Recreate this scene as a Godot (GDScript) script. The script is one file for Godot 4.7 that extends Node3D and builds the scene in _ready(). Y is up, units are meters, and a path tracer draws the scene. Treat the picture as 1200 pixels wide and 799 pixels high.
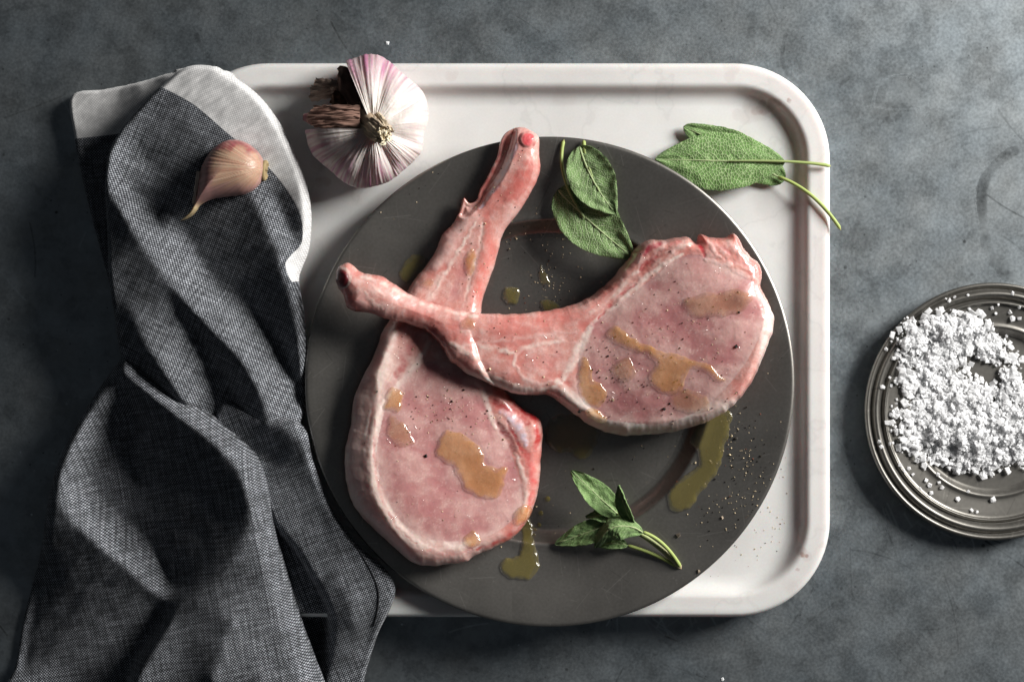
extends Node3D
# Two raw pork chops on a pewter plate, on a marble tray with a linen napkin, garlic, sage and salt.
# Plan coordinates are given in tenths of the layout grid (one unit = 0.4 mm, x right, y towards the viewer's feet).

const S := 0.0004
const H := 0.9
var rng := RandomNumberGenerator.new()
var used := {}

# ------------------------------------------------------------------ helpers
func P(x: float, y: float, h: float, ref := 0.0) -> Vector3:
	var k := S * (1.0 - ref / H)
	return Vector3((x - 600.0) * k, h, (y - 399.5) * k)

func ss(a: float, b: float, x: float) -> float:
	return smoothstep(a, b, x)

func numbered(n: String) -> String:
	if not used.has(n):
		used[n] = 0
		return n
	used[n] += 1
	return "%s_%03d" % [n, used[n]]

func tag(o: Node, label: String, category: String, group := "", kind := "") -> void:
	if label: o.set_meta("label", label)
	if category: o.set_meta("category", category)
	if group: o.set_meta("group", group)
	if kind: o.set_meta("kind", kind)

func thing(called: String, label: String, category: String, at := Vector3.ZERO, group := "") -> Node3D:
	var o := Node3D.new()
	o.name = numbered(called)
	add_child(o)
	o.position = at
	tag(o, label, category, group)
	return o

func put(called: String, m: Mesh, mat: Material, parent: Node = null) -> MeshInstance3D:
	var o := MeshInstance3D.new()
	o.name = numbered(called) if parent == null else called
	o.mesh = m
	o.material_override = mat
	if parent == null:
		add_child(o)
	else:
		parent.add_child(o, true)
		if parent is Node3D and parent != self:
			var up: Node3D = parent
			var off := up.position
			if up.get_parent() is Node3D and up.get_parent() != self:
				off += (up.get_parent() as Node3D).position
			o.position = -off
	return o

func noise(s: int, f: float, oct := 4, type := FastNoiseLite.TYPE_SIMPLEX_SMOOTH, gain := 0.5) -> FastNoiseLite:
	var n := FastNoiseLite.new()
	n.seed = s
	n.frequency = f
	n.noise_type = type
	n.fractal_octaves = oct
	n.fractal_gain = gain
	n.fractal_type = FastNoiseLite.FRACTAL_FBM if oct > 1 else FastNoiseLite.FRACTAL_NONE
	return n

func grey(n: FastNoiseLite, w: int, h: int, seamless := false) -> PackedByteArray:
	var im := n.get_seamless_image(w, h) if seamless else n.get_image(w, h)
	im.convert(Image.FORMAT_L8)
	return im.get_data()

func tex_l(n: FastNoiseLite, w: int) -> ImageTexture:
	var im := n.get_seamless_image(w, w)
	im.convert(Image.FORMAT_RGB8)
	return ImageTexture.create_from_image(im)

func lin(c: Vector3) -> Color:
	return Color(c.x, c.y, c.z).linear_to_srgb()

func std(c: Vector3, rough: float, metal := 0.0, spec := 0.5) -> StandardMaterial3D:
	var m := StandardMaterial3D.new()
	m.albedo_color = lin(c)
	m.roughness = rough
	m.metallic = metal
	m.metallic_specular = spec
	return m

func vcol(rough: float, spec := 0.5) -> StandardMaterial3D:
	var m := std(Vector3.ONE, rough, 0.0, spec)
	m.vertex_color_use_as_albedo = true
	return m

func bump(m: StandardMaterial3D, t: Texture2D, cm: float, per_metre: float) -> void:
	m.heightmap_enabled = true
	m.heightmap_texture = t
	m.heightmap_scale = cm
	m.uv1_triplanar = true
	m.uv1_world_triplanar = true
	m.uv1_scale = Vector3.ONE * per_metre

func curve(pts: Array, closed := false, step := 1.0) -> PackedVector2Array:
	# Catmull-Rom through the given plan points
	var out := PackedVector2Array()
	var n := pts.size()
	for i in (n if closed else n - 1):
		var p1: Vector2 = pts[i]
		var p2: Vector2 = pts[(i + 1) % n]
		var p0: Vector2 = pts[(i - 1 + n) % n] if closed or i > 0 else p1
		var p3: Vector2 = pts[(i + 2) % n] if closed or i < n - 2 else p2
		var k := maxi(1, int(ceil(p1.distance_to(p2) / step)))
		for j in k:
			out.append(p1.cubic_interpolate(p2, p0, p3, float(j) / k))
	if not closed:
		out.append(pts[n - 1])
	return out

func v2(a: Array) -> Array:
	var o := []
	for i in range(0, a.size(), 2):
		o.append(Vector2(a[i], a[i + 1]))
	return o

# a field over a plan rectangle: signed distance (inside positive) and nearest outline point
class Field:
	var x0: float
	var y0: float
	var nx: int
	var ny: int
	var g: float
	var d := PackedFloat32Array()
	var near := PackedInt32Array()
	var pts := PackedVector2Array()

	func _init(poly: PackedVector2Array, rect: Rect2, cell: float) -> void:
		g = cell
		x0 = rect.position.x
		y0 = rect.position.y
		nx = int(rect.size.x / g) + 2
		ny = int(rect.size.y / g) + 2
		var n := poly.size()
		for i in n:
			var a := poly[i]
			var b := poly[(i + 1) % n]
			var k := maxi(1, int(ceil(a.distance_to(b) / (0.5 * g))))
			for j in k:
				pts.append(a.lerp(b, float(j) / k))
		near.resize(nx * ny)
		near.fill(-1)
		d.resize(nx * ny)
		d.fill(1e9)
		for k in pts.size():
			var p := pts[k]
			var ci := int((p.x - x0) / g)
			var cj := int((p.y - y0) / g)
			for dj in 2:
				for di in 2:
					var i := ci + di
					var j := cj + dj
					if i >= 0 and j >= 0 and i < nx and j < ny:
						var q := p.distance_squared_to(Vector2(x0 + i * g, y0 + j * g))
						if q < d[j * nx + i]:
							d[j * nx + i] = q
							near[j * nx + i] = k
		for pass_ in 2:
			var offs := [-1, -nx, -nx - 1, -nx + 1] if pass_ == 0 else [1, nx, nx + 1, nx - 1]
			var o0: int = offs[0]
			var o1: int = offs[1]
			var o2: int = offs[2]
			var o3: int = offs[3]
			for jj in range(1, ny - 1):
				var j := jj if pass_ == 0 else ny - 1 - jj
				for ii in range(1, nx - 1):
					var i := ii if pass_ == 0 else nx - 1 - ii
					var at := j * nx + i
					var here := Vector2(x0 + i * g, y0 + j * g)
					var best := d[at]
					var bk := near[at]
					for o in [o0, o1, o2, o3]:
						var k := near[at + o]
						if k >= 0 and k != bk:
							var q := pts[k].distance_squared_to(here)
							if q < best:
								best = q
								bk = k
					d[at] = best
					near[at] = bk
		for j in ny:
			var yy := y0 + j * g + 0.0001
			var xs := []
			for k in n:
				var a := poly[k]
				var b := poly[(k + 1) % n]
				if (a.y > yy) != (b.y > yy):
					xs.append(a.x + (yy - a.y) / (b.y - a.y) * (b.x - a.x))
			xs.sort()
			var at := 0
			for i in nx:
				var x := x0 + i * g
				while at < xs.size() and xs[at] < x:
					at += 1
				var idx := j * nx + i
				var q := sqrt(d[idx])
				d[idx] = q if at % 2 == 1 else -q

	func sample(a: PackedFloat32Array, p: Vector2) -> float:
		var fx := clampf((p.x - x0) / g, 0.0, nx - 1.001)
		var fy := clampf((p.y - y0) / g, 0.0, ny - 1.001)
		var i := int(fx)
		var j := int(fy)
		fx -= i
		fy -= j
		var k := j * nx + i
		return lerpf(lerpf(a[k], a[k + 1], fx), lerpf(a[k + nx], a[k + nx + 1], fx), fy)

func bounds(poly: PackedVector2Array, margin: float) -> Rect2:
	var r := Rect2(poly[0], Vector2.ZERO)
	for p in poly:
		r = r.expand(p)
	return r.grow(margin)

# largest weight (0..1) of a soft stroke at every cell
func stroke(f: Field, pts: PackedVector2Array, r: float, soft := 0.35) -> PackedFloat32Array:
	var w := PackedFloat32Array()
	w.resize(f.nx * f.ny)
	var n := pts.size()
	for k in n:
		var t := float(k) / maxf(1.0, n - 1)
		var rr := r * (0.45 + 0.55 * sin(PI * clampf(t * 0.9 + 0.05, 0, 1)))
		var p := pts[k]
		for j in range(maxi(0, int((p.y - rr - f.y0) / f.g)), mini(f.ny, int((p.y + rr - f.y0) / f.g) + 2)):
			for i in range(maxi(0, int((p.x - rr - f.x0) / f.g)), mini(f.nx, int((p.x + rr - f.x0) / f.g) + 2)):
				var q := Vector2(f.x0 + i * f.g, f.y0 + j * f.g).distance_to(p)
				if q < rr:
					var v := 1.0 - smoothstep(rr * soft, rr, q)
					if v > w[j * f.nx + i]:
						w[j * f.nx + i] = v
	return w

# turns a field with heights into meshes, one per region; top and underside
func relief(f: Field, top: PackedFloat32Array, low: PackedFloat32Array, col: PackedColorArray, region: PackedByteArray, count: int, ref: float, uvk := 1.0, uv_turn := 0.0, seam := PackedVector2Array()) -> Array:
	var nx := f.nx
	var pos := PackedVector3Array()
	pos.resize(nx * f.ny)
	for j in f.ny:
		for i in nx:
			var k := j * nx + i
			var p := Vector2(f.x0 + i * f.g, f.y0 + j * f.g)
			if f.d[k] < 0.0 and f.near[k] >= 0:
				p = f.pts[f.near[k]]
			elif seam.size() and i > 0 and j > 0:
				var r0 := region[k]
				if region[k - 1] != r0 or region[k - nx] != r0 or region[k - nx - 1] != r0:
					var best := 1e9
					var to := p
					for q in seam:
						var dd := q.distance_squared_to(p)
						if dd < best:
							best = dd
							to = q
					if best < 4.0 * f.g * f.g: p = to
			pos[k] = P(p.x, p.y, top[k], ref)
	var meshes := []
	var cs := cos(uv_turn)
	var sn := sin(uv_turn)
	var V := []
	var N := []
	var C := []
	var U := []
	var I := []
	var maps := []
	for r in count:
		V.append(PackedVector3Array())
		N.append(PackedVector3Array())
		C.append(PackedColorArray())
		U.append(PackedVector2Array())
		I.append(PackedInt32Array())
		var m := PackedInt32Array()
		m.resize(nx * f.ny)
		m.fill(-1)
		maps.append(m)
	for r in count:
		var vv := PackedVector3Array()
		var nn := PackedVector3Array()
		var cc := PackedColorArray()
		var uu := PackedVector2Array()
		var ix := PackedInt32Array()
		var mp: PackedInt32Array = maps[r]
		for j in range(1, f.ny - 2):
			for i in range(1, nx - 2):
				var k := j * nx + i
				if f.d[k] <= 0 and f.d[k + 1] <= 0 and f.d[k + nx] <= 0 and f.d[k + nx + 1] <= 0:
					continue
				if region[k] != r:
					continue
				for q in [k, k + 1, k + nx, k + nx + 1]:
					if mp[q] < 0:
						mp[q] = vv.size()
						var p := pos[q]
						vv.append(p)
						var dx := pos[q + 1] - pos[q - 1]
						var dz := pos[q + nx] - pos[q - nx]
						var nr := dz.cross(dx)
						nn.append(nr.normalized() if nr.length_squared() > 1e-20 else Vector3.UP)
						cc.append(col[q])
						var uv := Vector2(p.x * cs - p.z * sn, p.x * sn + p.z * cs) * uvk
						uu.append(uv)
						vv.append(Vector3(p.x, low[q], p.z))
						nn.append(Vector3.DOWN if f.d[q] > f.g else Vector3(0, -0.3, 0).normalized())
						cc.append(col[q])
						uu.append(uv)
				var a := mp[k]
				var b := mp[k + 1]
				var c := mp[k + nx]
				var e := mp[k + nx + 1]
				ix.append_array(PackedInt32Array([a, b, c, b, e, c, a + 1, c + 1, b + 1, b + 1, c + 1, e + 1]))
		if vv.is_empty():
			meshes.append(null)
			continue
		var arr := []
		arr.resize(Mesh.ARRAY_MAX)
		arr[Mesh.ARRAY_VERTEX] = vv
		arr[Mesh.ARRAY_NORMAL] = nn
		arr[Mesh.ARRAY_COLOR] = cc
		arr[Mesh.ARRAY_TEX_UV] = uu
		arr[Mesh.ARRAY_INDEX] = ix
		var me := ArrayMesh.new()
		me.add_surface_from_arrays(Mesh.PRIMITIVE_TRIANGLES, arr)
		meshes.append(me)
	return meshes

# a grid of points as a smooth mesh
func sheet(pts: PackedVector3Array, nu: int, nv: int, wrap := false, cols := PackedColorArray(), uvs := PackedVector2Array()) -> ArrayMesh:
	var nn := PackedVector3Array()
	nn.resize(nu * nv)
	for v in nv:
		for u in nu:
			var u0 := (u - 1 + nu) % nu if wrap else maxi(u - 1, 0)
			var u1 := (u + 1) % nu if wrap else mini(u + 1, nu - 1)
			var du := pts[v * nu + u1] - pts[v * nu + u0]
			var dv := pts[mini(v + 1, nv - 1) * nu + u] - pts[maxi(v - 1, 0) * nu + u]
			var n := dv.cross(du)
			if n.length_squared() < 1e-22 and v == 0 and nv > 1:
				var c2 := (v + 1) * nu
				n = (pts[c2 + u] - pts[v * nu + u]).cross(pts[c2 + u1] - pts[c2 + u0])
			elif n.length_squared() < 1e-22 and v == nv - 1:
				var c3 := (v - 1) * nu
				n = (pts[v * nu + u] - pts[c3 + u]).cross(pts[c3 + u1] - pts[c3 + u0])
			nn[v * nu + u] = n.normalized() if n.length_squared() > 1e-24 else Vector3.UP
	var ix := PackedInt32Array()
	for v in nv - 1:
		for u in (nu if wrap else nu - 1):
			var a := v * nu + u
			var b := v * nu + (u + 1) % nu
			ix.append_array(PackedInt32Array([a, b, a + nu, b, b + nu, a + nu]))
	var arr := []
	arr.resize(Mesh.ARRAY_MAX)
	arr[Mesh.ARRAY_VERTEX] = pts
	arr[Mesh.ARRAY_NORMAL] = nn
	arr[Mesh.ARRAY_INDEX] = ix
	if cols.size(): arr[Mesh.ARRAY_COLOR] = cols
	if uvs.size(): arr[Mesh.ARRAY_TEX_UV] = uvs
	var me := ArrayMesh.new()
	me.add_surface_from_arrays(Mesh.PRIMITIVE_TRIANGLES, arr)
	return me

# profile of (radius units, height mm), from the centre outwards
func lathe(cx: float, cy: float, prof: Array, ref: float, seg := 180) -> ArrayMesh:
	var fine := curve(prof, false, 1.5)
	var pts := PackedVector3Array()
	var uvs := PackedVector2Array()
	for p in fine:
		for u in seg:
			var a := -TAU * u / seg
			var q := P(cx + p.x * cos(a), cy + p.x * sin(a), p.y * 0.001, ref)
			pts.append(q)
			uvs.append(Vector2(q.x, q.z))
	return sheet(pts, seg, fine.size(), true, PackedColorArray(), uvs)

# a tube along 3-D points
func tube(line: PackedVector3Array, rad: PackedFloat32Array, sides := 10, flat := 1.0, cols := PackedColorArray()) -> ArrayMesh:
	var pts := PackedVector3Array()
	var cc := PackedColorArray()
	var n := line.size()
	for i in n:
		var t := (line[mini(i + 1, n - 1)] - line[maxi(i - 1, 0)]).normalized()
		var side := t.cross(Vector3.UP)
		side = side.normalized() if side.length() > 0.01 else Vector3.RIGHT
		var up := side.cross(t).normalized()
		for u in sides:
			var a := -TAU * u / sides
			pts.append(line[i] + (side * cos(a) + up * sin(a) * flat) * rad[i])
			if cols.size(): cc.append(cols[i])
	return sheet(pts, sides, n, true, cc)

func bez(a: Vector3, b: Vector3, c: Vector3, n: int) -> PackedVector3Array:
	var o := PackedVector3Array()
	for i in n:
		var t := float(i) / (n - 1)
		o.append(a.lerp(b, t).lerp(b.lerp(c, t), t))
	return o

func radii(n: int, a: float, b: float, tip := true) -> PackedFloat32Array:
	var o := PackedFloat32Array()
	for i in n:
		o.append(lerpf(a, b, float(i) / (n - 1)))
	if tip:
		o[0] *= 0.02
		o[n - 1] *= 0.02
	return o

# ------------------------------------------------------------------ scene
func _ready() -> void:
	rng.seed = 7
	var cam := Camera3D.new()
	cam.name = "camera"
	cam.position = Vector3(0, H, 0)
	cam.rotation_degrees = Vector3(-90, 0, 0)
	cam.fov = rad_to_deg(2.0 * atan(399.5 * S / H))
	cam.near = 0.05
	cam.far = 10.0
	add_child(cam)
	var env := Environment.new()
	env.background_mode = Environment.BG_COLOR
	env.background_color = lin(Vector3(0.028, 0.031, 0.035))
	env.tonemap_mode = Environment.TONE_MAPPER_LINEAR
	env.tonemap_exposure = 1.0
	env.sdfgi_enabled = true
	env.ssao_enabled = true
	env.ssil_enabled = true
	var we := WorldEnvironment.new()
	we.name = "world"
	we.environment = env
	add_child(we)
	var key := AreaLight3D.new()
	key.name = "window_light"
	key.area_size = Vector2(0.62, 0.62)
	key.light_energy = 5.7
	key.light_color = Color(1.0, 0.99, 0.975)
	key.position = Vector3(1.28, 0.76, -0.66)
	key.shadow_enabled = true
	add_child(key)
	key.look_at_from_position(key.position, Vector3(0.02, 0, 0.0), Vector3.UP)

	table()
	board()
	plate()
	salt_dish()
	napkin()
	chops()
	garlic_bulb()
	garlic_clove()
	sage()
	salt()
	oil()
	pepper()

# ------------------------------------------------------------------ table
func table() -> void:
	var w := 2048
	var h := 1376
	var big := grey(noise(11, 0.0035, 5), w, h)
	var mid := grey(noise(12, 0.012, 7, FastNoiseLite.TYPE_SIMPLEX_SMOOTH, 0.66), w, h)
	var fine := grey(noise(13, 0.16, 3), w, h)
	var spots := grey(noise(14, 0.035, 6, FastNoiseLite.TYPE_SIMPLEX_SMOOTH, 0.7), w, h)
	var warm := grey(noise(15, 0.008, 4), w, h)
	var mark := PackedFloat32Array()
	mark.resize(w * h)
	var px := 2048.0 / 1600.0   # image pixels per plan unit; the picture covers 1600 x 1075 units
	# rings left by wet glasses, drag marks, scratches
	var worn := noise(16, 0.03, 3)
	for r in [[1062, 285, 64, 3.0, -0.10, 2.0, 5.6], [1062, 285, 70, 1.2, 0.12, 3.2, 5.0], [1240, 250, 92, 7.0, -0.16, 2.2, 4.1], [1240, 250, 98, 1.4, 0.16, 2.0, 4.2], [1056, 120, 33, 2.0, 0.18, 3.0, 6.8], [1046, 110, 20, 16.0, -0.12, 0.0, 6.3], [1070, 135, 16, 12.0, -0.10, 0.0, 6.3], [962, 60, 46, 2.5, -0.10, 0.2, 3.6], [848, 798, 16, 16.0, 0.10, 0, 6.3], [1020, 790, 60, 2.0, 0.08, 3.4, 5.6], [300, 30, 70, 3.0, -0.08, 0.5, 3.0]]:
		var n := int(r[2] * 8)
		for i in n:
			var a: float = lerpf(r[5], r[6], float(i) / n)
			var wob: float = 1.0 + 0.03 * sin(a * 5.0 + r[0]) + rng.randfn() * 0.004
			var faint: float = clampf(0.55 + 0.9 * worn.get_noise_2d(a * r[2] * 0.6, r[0]), 0.0, 1.0)
			dab(mark, w, h, (r[0] + cos(a) * r[2] * wob + 200.0) * px, (r[1] + sin(a) * r[2] * wob + 138.0) * px, r[3] * px * (0.9 + 0.2 * faint), r[4] * (0.25 + faint) * 1.25)
	for i in 620:
		var a := rng.randf_range(0.2, 1.4) if rng.randf() < 0.6 else rng.randf() * PI
		var p := Vector2(rng.randf() * w, rng.randf() * h)
		if rng.randf() < 0.5:
			p = Vector2(rng.randf_range(1180, 1750), rng.randf_range(920, 1240))
		var len := rng.randf_range(14, 110)
		var v := rng.randf_range(0.05, 0.2) * (1.0 if rng.randf() < 0.75 else -1.0)
		var bend := rng.randf_range(-0.004, 0.004)
		for k in int(len * 1.4):
			p += Vector2(cos(a), sin(a)) * 0.72
			a += bend
			dab(mark, w, h, p.x, p.y, 1.6, v)
	var home := Vector2.ZERO
	for i in 1500:
		var big_one := rng.randf() < 0.10
		if i % 6 == 0: home = Vector2(rng.randf() * w, rng.randf() * h)
		dab(mark, w, h, home.x + rng.randfn() * 26.0, home.y + rng.randfn() * 26.0, rng.randf_range(2.0, 3.6) if big_one else rng.randf_range(0.9, 1.9), rng.randf_range(-0.26, -0.06))
	for i in 260:
		dab(mark, w, h, rng.randf() * w, rng.randf() * h, rng.randf_range(1.0, 2.0), rng.randf_range(0.15, 0.5))
	var lut := PackedByteArray()
	for i in 1025:
		lut.append(int(round(Color(i / 1024.0, 0, 0).linear_to_srgb().r * 255.0)))
	var out := PackedByteArray()
	out.resize(w * h * 3)
	var rough := PackedByteArray()
	rough.resize(w * h)
	for k in w * h:
		var b := (big[k] - 128.0) / 128.0
		var m := (mid[k] - 128.0) / 128.0
		var s := spots[k] / 255.0
		var w2 := (spots[k] - 128.0) / 128.0
		var v := 1.0 + 0.07 * b + 0.10 * m + 0.19 * w2 + (fine[k] - 128.0) / 128.0 * 0.05 + mark[k] * 2.6
		v += 0.07 * smoothstep(0.20, 0.26, m + 0.35 * b) - 0.10 * smoothstep(0.24, 0.29, -m + 0.30 * b) - 0.13 * smoothstep(0.33, 0.40, w2 - 0.25 * m)
		v = clampf(v, 0.2, 2.2) * 0.31
		var t := (warm[k] - 128.0) / 128.0 * 0.03
		out[k * 3] = lut[int(v * (0.90 + t) * 1024.0)]
		out[k * 3 + 1] = lut[int(v * 1024.0)]
		out[k * 3 + 2] = lut[int(v * (1.055 - t) * 1024.0)]
		rough[k] = clampi(int(112.0 + 6.0 * m - 4.0 * b - mark[k] * 120.0 + (fine[k] - 128.0) * 0.1), 60, 220)
	var m := std(Vector3.ONE, 1.0, 0.93, 0.5)
	m.albedo_texture = ImageTexture.create_from_image(Image.create_from_data(w, h, false, Image.FORMAT_RGB8, out))
	m.roughness_texture = ImageTexture.create_from_image(Image.create_from_data(w, h, false, Image.FORMAT_L8, rough))
	var pts := PackedVector3Array()
	var uvs := PackedVector2Array()
	var prof := [[0.0, 0.0], [0.99, 0.0], [0.998, -0.0015], [1.0, -0.004], [1.0, -0.03], [0.0, -0.03]]
	for q in prof:
		for u in 64:
			var a := -TAU * (u + 0.5) / 64
			var c := Vector2(cos(a), sin(a))
			c /= maxf(absf(c.x), absf(c.y))
			var p := Vector3(c.x * 0.75 * q[0], q[1], c.y * 0.6 * q[0])
			pts.append(p)
			uvs.append(Vector2(p.x / 0.64 + 0.5, p.z / 0.43 + 0.5))
	var o := put("table_top", flat_shaded(sheet(pts, 64, prof.size(), true, PackedColorArray(), uvs)), m)
	tag(o, "", "", "", "structure")

func flat_shaded(m: ArrayMesh) -> ArrayMesh:
	var st := SurfaceTool.new()
	var flat := SurfaceTool.new()
	st.create_from(m, 0)
	st.deindex()
	var arr := st.commit_to_arrays()
	flat.begin(Mesh.PRIMITIVE_TRIANGLES)
	flat.set_smooth_group(-1)
	for i in (arr[Mesh.ARRAY_VERTEX] as PackedVector3Array).size():
		if arr[Mesh.ARRAY_TEX_UV] != null: flat.set_uv(arr[Mesh.ARRAY_TEX_UV][i])
		if arr[Mesh.ARRAY_COLOR] != null: flat.set_color(arr[Mesh.ARRAY_COLOR][i])
		flat.add_vertex(arr[Mesh.ARRAY_VERTEX][i])
	flat.generate_normals()
	return flat.commit()

func dab(a: PackedFloat32Array, w: int, h: int, x: float, y: float, r: float, v: float) -> void:
	for j in range(maxi(0, int(y - r)), mini(h, int(y + r) + 2)):
		for i in range(maxi(0, int(x - r)), mini(w, int(x + r) + 2)):
			var q := Vector2(i - x, j - y).length() / r
			if q < 1.0:
				var t := v * (1.0 - pow(q, 5.0))
				var k := j * w + i
				if absf(t) > absf(a[k]):
					a[k] = t

# ------------------------------------------------------------------ marble board
const BX0 := 200.0
const BX1 := 974.0
const BY0 := 73.0
const BY1 := 724.0
func board() -> void:
	var w := 1024
	var h := 864
	var a := grey(noise(21, 0.004, 5), w, h)
	var b := grey(noise(22, 0.012, 5), w, h)
	var f := grey(noise(23, 0.2, 2), w, h)
	var mark := PackedFloat32Array()
	mark.resize(w * h)
	var k := 1024.0 / 774.0
	for q in [[895, 126, 8, 0.42], [905, 122, 5, 0.3], [924, 118, 2.2, 0.45], [880, 130, 14, 0.15], [941, 651, 3, 0.6], [938, 652, 7, 0.25], [962, 641, 4, 0.12], [934, 668, 2, 0.3], [858, 81, 9, 0.10], [530, 90, 7, 0.1], [375, 212, 6, 0.22], [370, 186, 8, 0.12], [350, 305, 7, 0.10], [410, 226, 10, 0.1], [930, 690, 10, 0.08], [560, 196, 4, 0.12], [660, 110, 12, 0.06], [480, 250, 16, 0.1]]:
		for n in 9:
			var r: float = q[2] * rng.randf_range(0.35, 1.0)
			dab(mark, w, h, (q[0] - BX0 + rng.randfn() * q[2] * 0.5) * k, (q[1] - BY0 + rng.randfn() * q[2] * 0.4) * k, r * k, q[3] * rng.randf_range(0.4, 1.0))
	var out := PackedByteArray()
	out.resize(w * h * 3)
	for i in w * h:
		var v := (a[i] - 128.0) / 128.0
		var u := (b[i] - 128.0) / 128.0
		var vein := maxf(0.0, 0.09 - absf(v + u * 0.5)) / 0.09
		var s := 0.69 + 0.045 * v + 0.03 * u + (f[i] - 128.0) / 128.0 * 0.018 - vein * 0.05
		var mk := mark[i]
		out[i * 3] = int(Color(clampf(s * (1.0 - mk * 0.75), 0, 1), 0, 0).linear_to_srgb().r * 255)
		out[i * 3 + 1] = int(Color(clampf(s * 0.985 * (1.0 - mk), 0, 1), 0, 0).linear_to_srgb().r * 255)
		out[i * 3 + 2] = int(Color(clampf(s * 0.962 * (1.0 - mk * 1.05), 0, 1), 0, 0).linear_to_srgb().r * 255)
	var m := std(Vector3.ONE, 0.42, 0.0, 0.45)
	m.albedo_texture = ImageTexture.create_from_image(Image.create_from_data(w, h, false, Image.FORMAT_RGB8, out))
	m.subsurf_scatter_enabled = true
	m.subsurf_scatter_strength = 0.12
	var rings := curve(v2([325, 14, 200, 14, 130, 14, 80, 14, 60, 14, 54, 14.0, 47, 14.1, 40, 14.8, 35, 16.2, 31, 18.4, 28, 19.5, 25, 19.95, 22, 20, 15, 20, 9, 20, 4.5, 19.6, 1.6, 18.2, 0.4, 16, 0, 13, 0, 6, 0.5, 3, 3, 0.8, 8, 0, 14, 0, 30, 0.1, 80, 0.2, 300, 0.3]), false, 2.0)
	var pts := PackedVector3Array()
	var uvs := PackedVector2Array()
	var corner := 20
	for q in rings:
		var ins: float = q.x
		var r := maxf(114.0 - ins, 0.01)
		var hx := (BX1 - BX0) * 0.5 - ins
		var hy := (BY1 - BY0) * 0.5 - ins
		r = minf(r, minf(hx, hy))
		for c in 4:
			var sx := [1.0, 1.0, -1.0, -1.0][c] as float
			var sy := [1.0, -1.0, -1.0, 1.0][c] as float
			for t in corner:
				var an := PI / 2 - PI / 2 * c - PI / 2 * t / (corner - 1)
				var p := P((BX0 + BX1) * 0.5 + sx * (hx - r) + cos(an) * r, (BY0 + BY1) * 0.5 + sy * (hy - r) + sin(an) * r, q.y * 0.001, 0.018)
				pts.append(p)
				uvs.append(Vector2((p.x / (S * 0.98) + 600 - BX0) / 774.0, (p.z / (S * 0.98) + 399.5 - BY0) / 651.0))
	var t := thing("marble_board", "white marble serving board with raised rounded rim under the grey plate", "serving board", P(587, 399, 0))
	put("slab", sheet(pts, corner * 4, rings.size(), true, PackedColorArray(), uvs), m, t)

# ------------------------------------------------------------------ plate
const PX := 644.0
const PY := 447.0
const PREF := 0.024
var plate_prof := PackedVector2Array()
func plate_y(p: Vector2) -> float:
	var r := p.distance_to(Vector2(PX, PY))
	for i in plate_prof.size() - 1:
		if r <= plate_prof[i + 1].x:
			return lerpf(plate_prof[i].y, plate_prof[i + 1].y, (r - plate_prof[i].x) / maxf(0.01, plate_prof[i + 1].x - plate_prof[i].x)) * 0.001
	return 0.0141

func scratched(seed_: int, base: Vector3, count: int, size := 1024) -> ImageTexture:
	var w := size
	var a := grey(noise(seed_, 0.006, 5), w, w)
	var b := grey(noise(seed_ + 1, 0.12, 3), w, w)
	var mark := PackedFloat32Array()
	mark.resize(w * w)
	for i in count:
		var an := rng.randf() * TAU
		var p := Vector2(rng.randf() * w, rng.randf() * w)
		var v := rng.randf_range(0.06, 0.35) * (1.0 if rng.randf() < 0.8 else -0.8)
		for k in int(rng.randf_range(10, 90)):
			p += Vector2(cos(an), sin(an)) * 0.8
			dab(mark, w, w, p.x, p.y, 1.05, v)
	for i in count * 2:
		dab(mark, w, w, rng.randf() * w, rng.randf() * w, rng.randf_range(1.0, 2.0), rng.randf_range(-0.3, 0.45))
	var out := PackedByteArray()
	out.resize(w * w * 3)
	for i in w * w:
		var v := 1.0 + (a[i] - 128.0) / 128.0 * 0.16 + (b[i] - 128.0) / 128.0 * 0.10 + mark[i]
		var c := Color(clampf(base.x * v, 0, 1), clampf(base.y * v, 0, 1), clampf(base.z * v, 0, 1)).linear_to_srgb()
		out[i * 3] = int(c.r * 255)
		out[i * 3 + 1] = int(c.g * 255)
		out[i * 3 + 2] = int(c.b * 255)
	return ImageTexture.create_from_image(Image.create_from_data(w, w, false, Image.FORMAT_RGB8, out))

func plate() -> void:
	var top := v2([0, 16.8, 150, 16.8, 171, 16.8, 177, 17.5, 183.5, 20.0, 189, 22.9, 192, 23.6, 197, 23.7, 206, 24.0, 240, 25.8, 270, 27.6, 279, 28.1, 283.5, 28.2, 286, 27.7])
	plate_prof = curve(top, false, 1.5)
	var rest := v2([285.6, 26.8, 282, 26.2, 270, 25.9, 206, 22.0, 194, 20.6, 186, 18.0, 179, 16.2, 172, 14.6, 167, 14.1, 162, 14.6, 158, 15.5, 154, 15.7, 120, 15.8, 0, 15.8])
	var m := std(Vector3.ONE, 0.35, 0.9, 0.5)
	m.albedo_texture = scratched(31, Vector3(0.30, 0.285, 0.262), 420)
	m.uv1_scale = Vector3(4.2, 4.2, 1)
	var t := thing("dinner_plate", "round dark grey pewter plate with wide rim holding the two pork chops", "plate", P(PX, PY, 0.014))
	put("plate_body", lathe(PX, PY, top + rest, PREF, 240), m, t)

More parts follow.
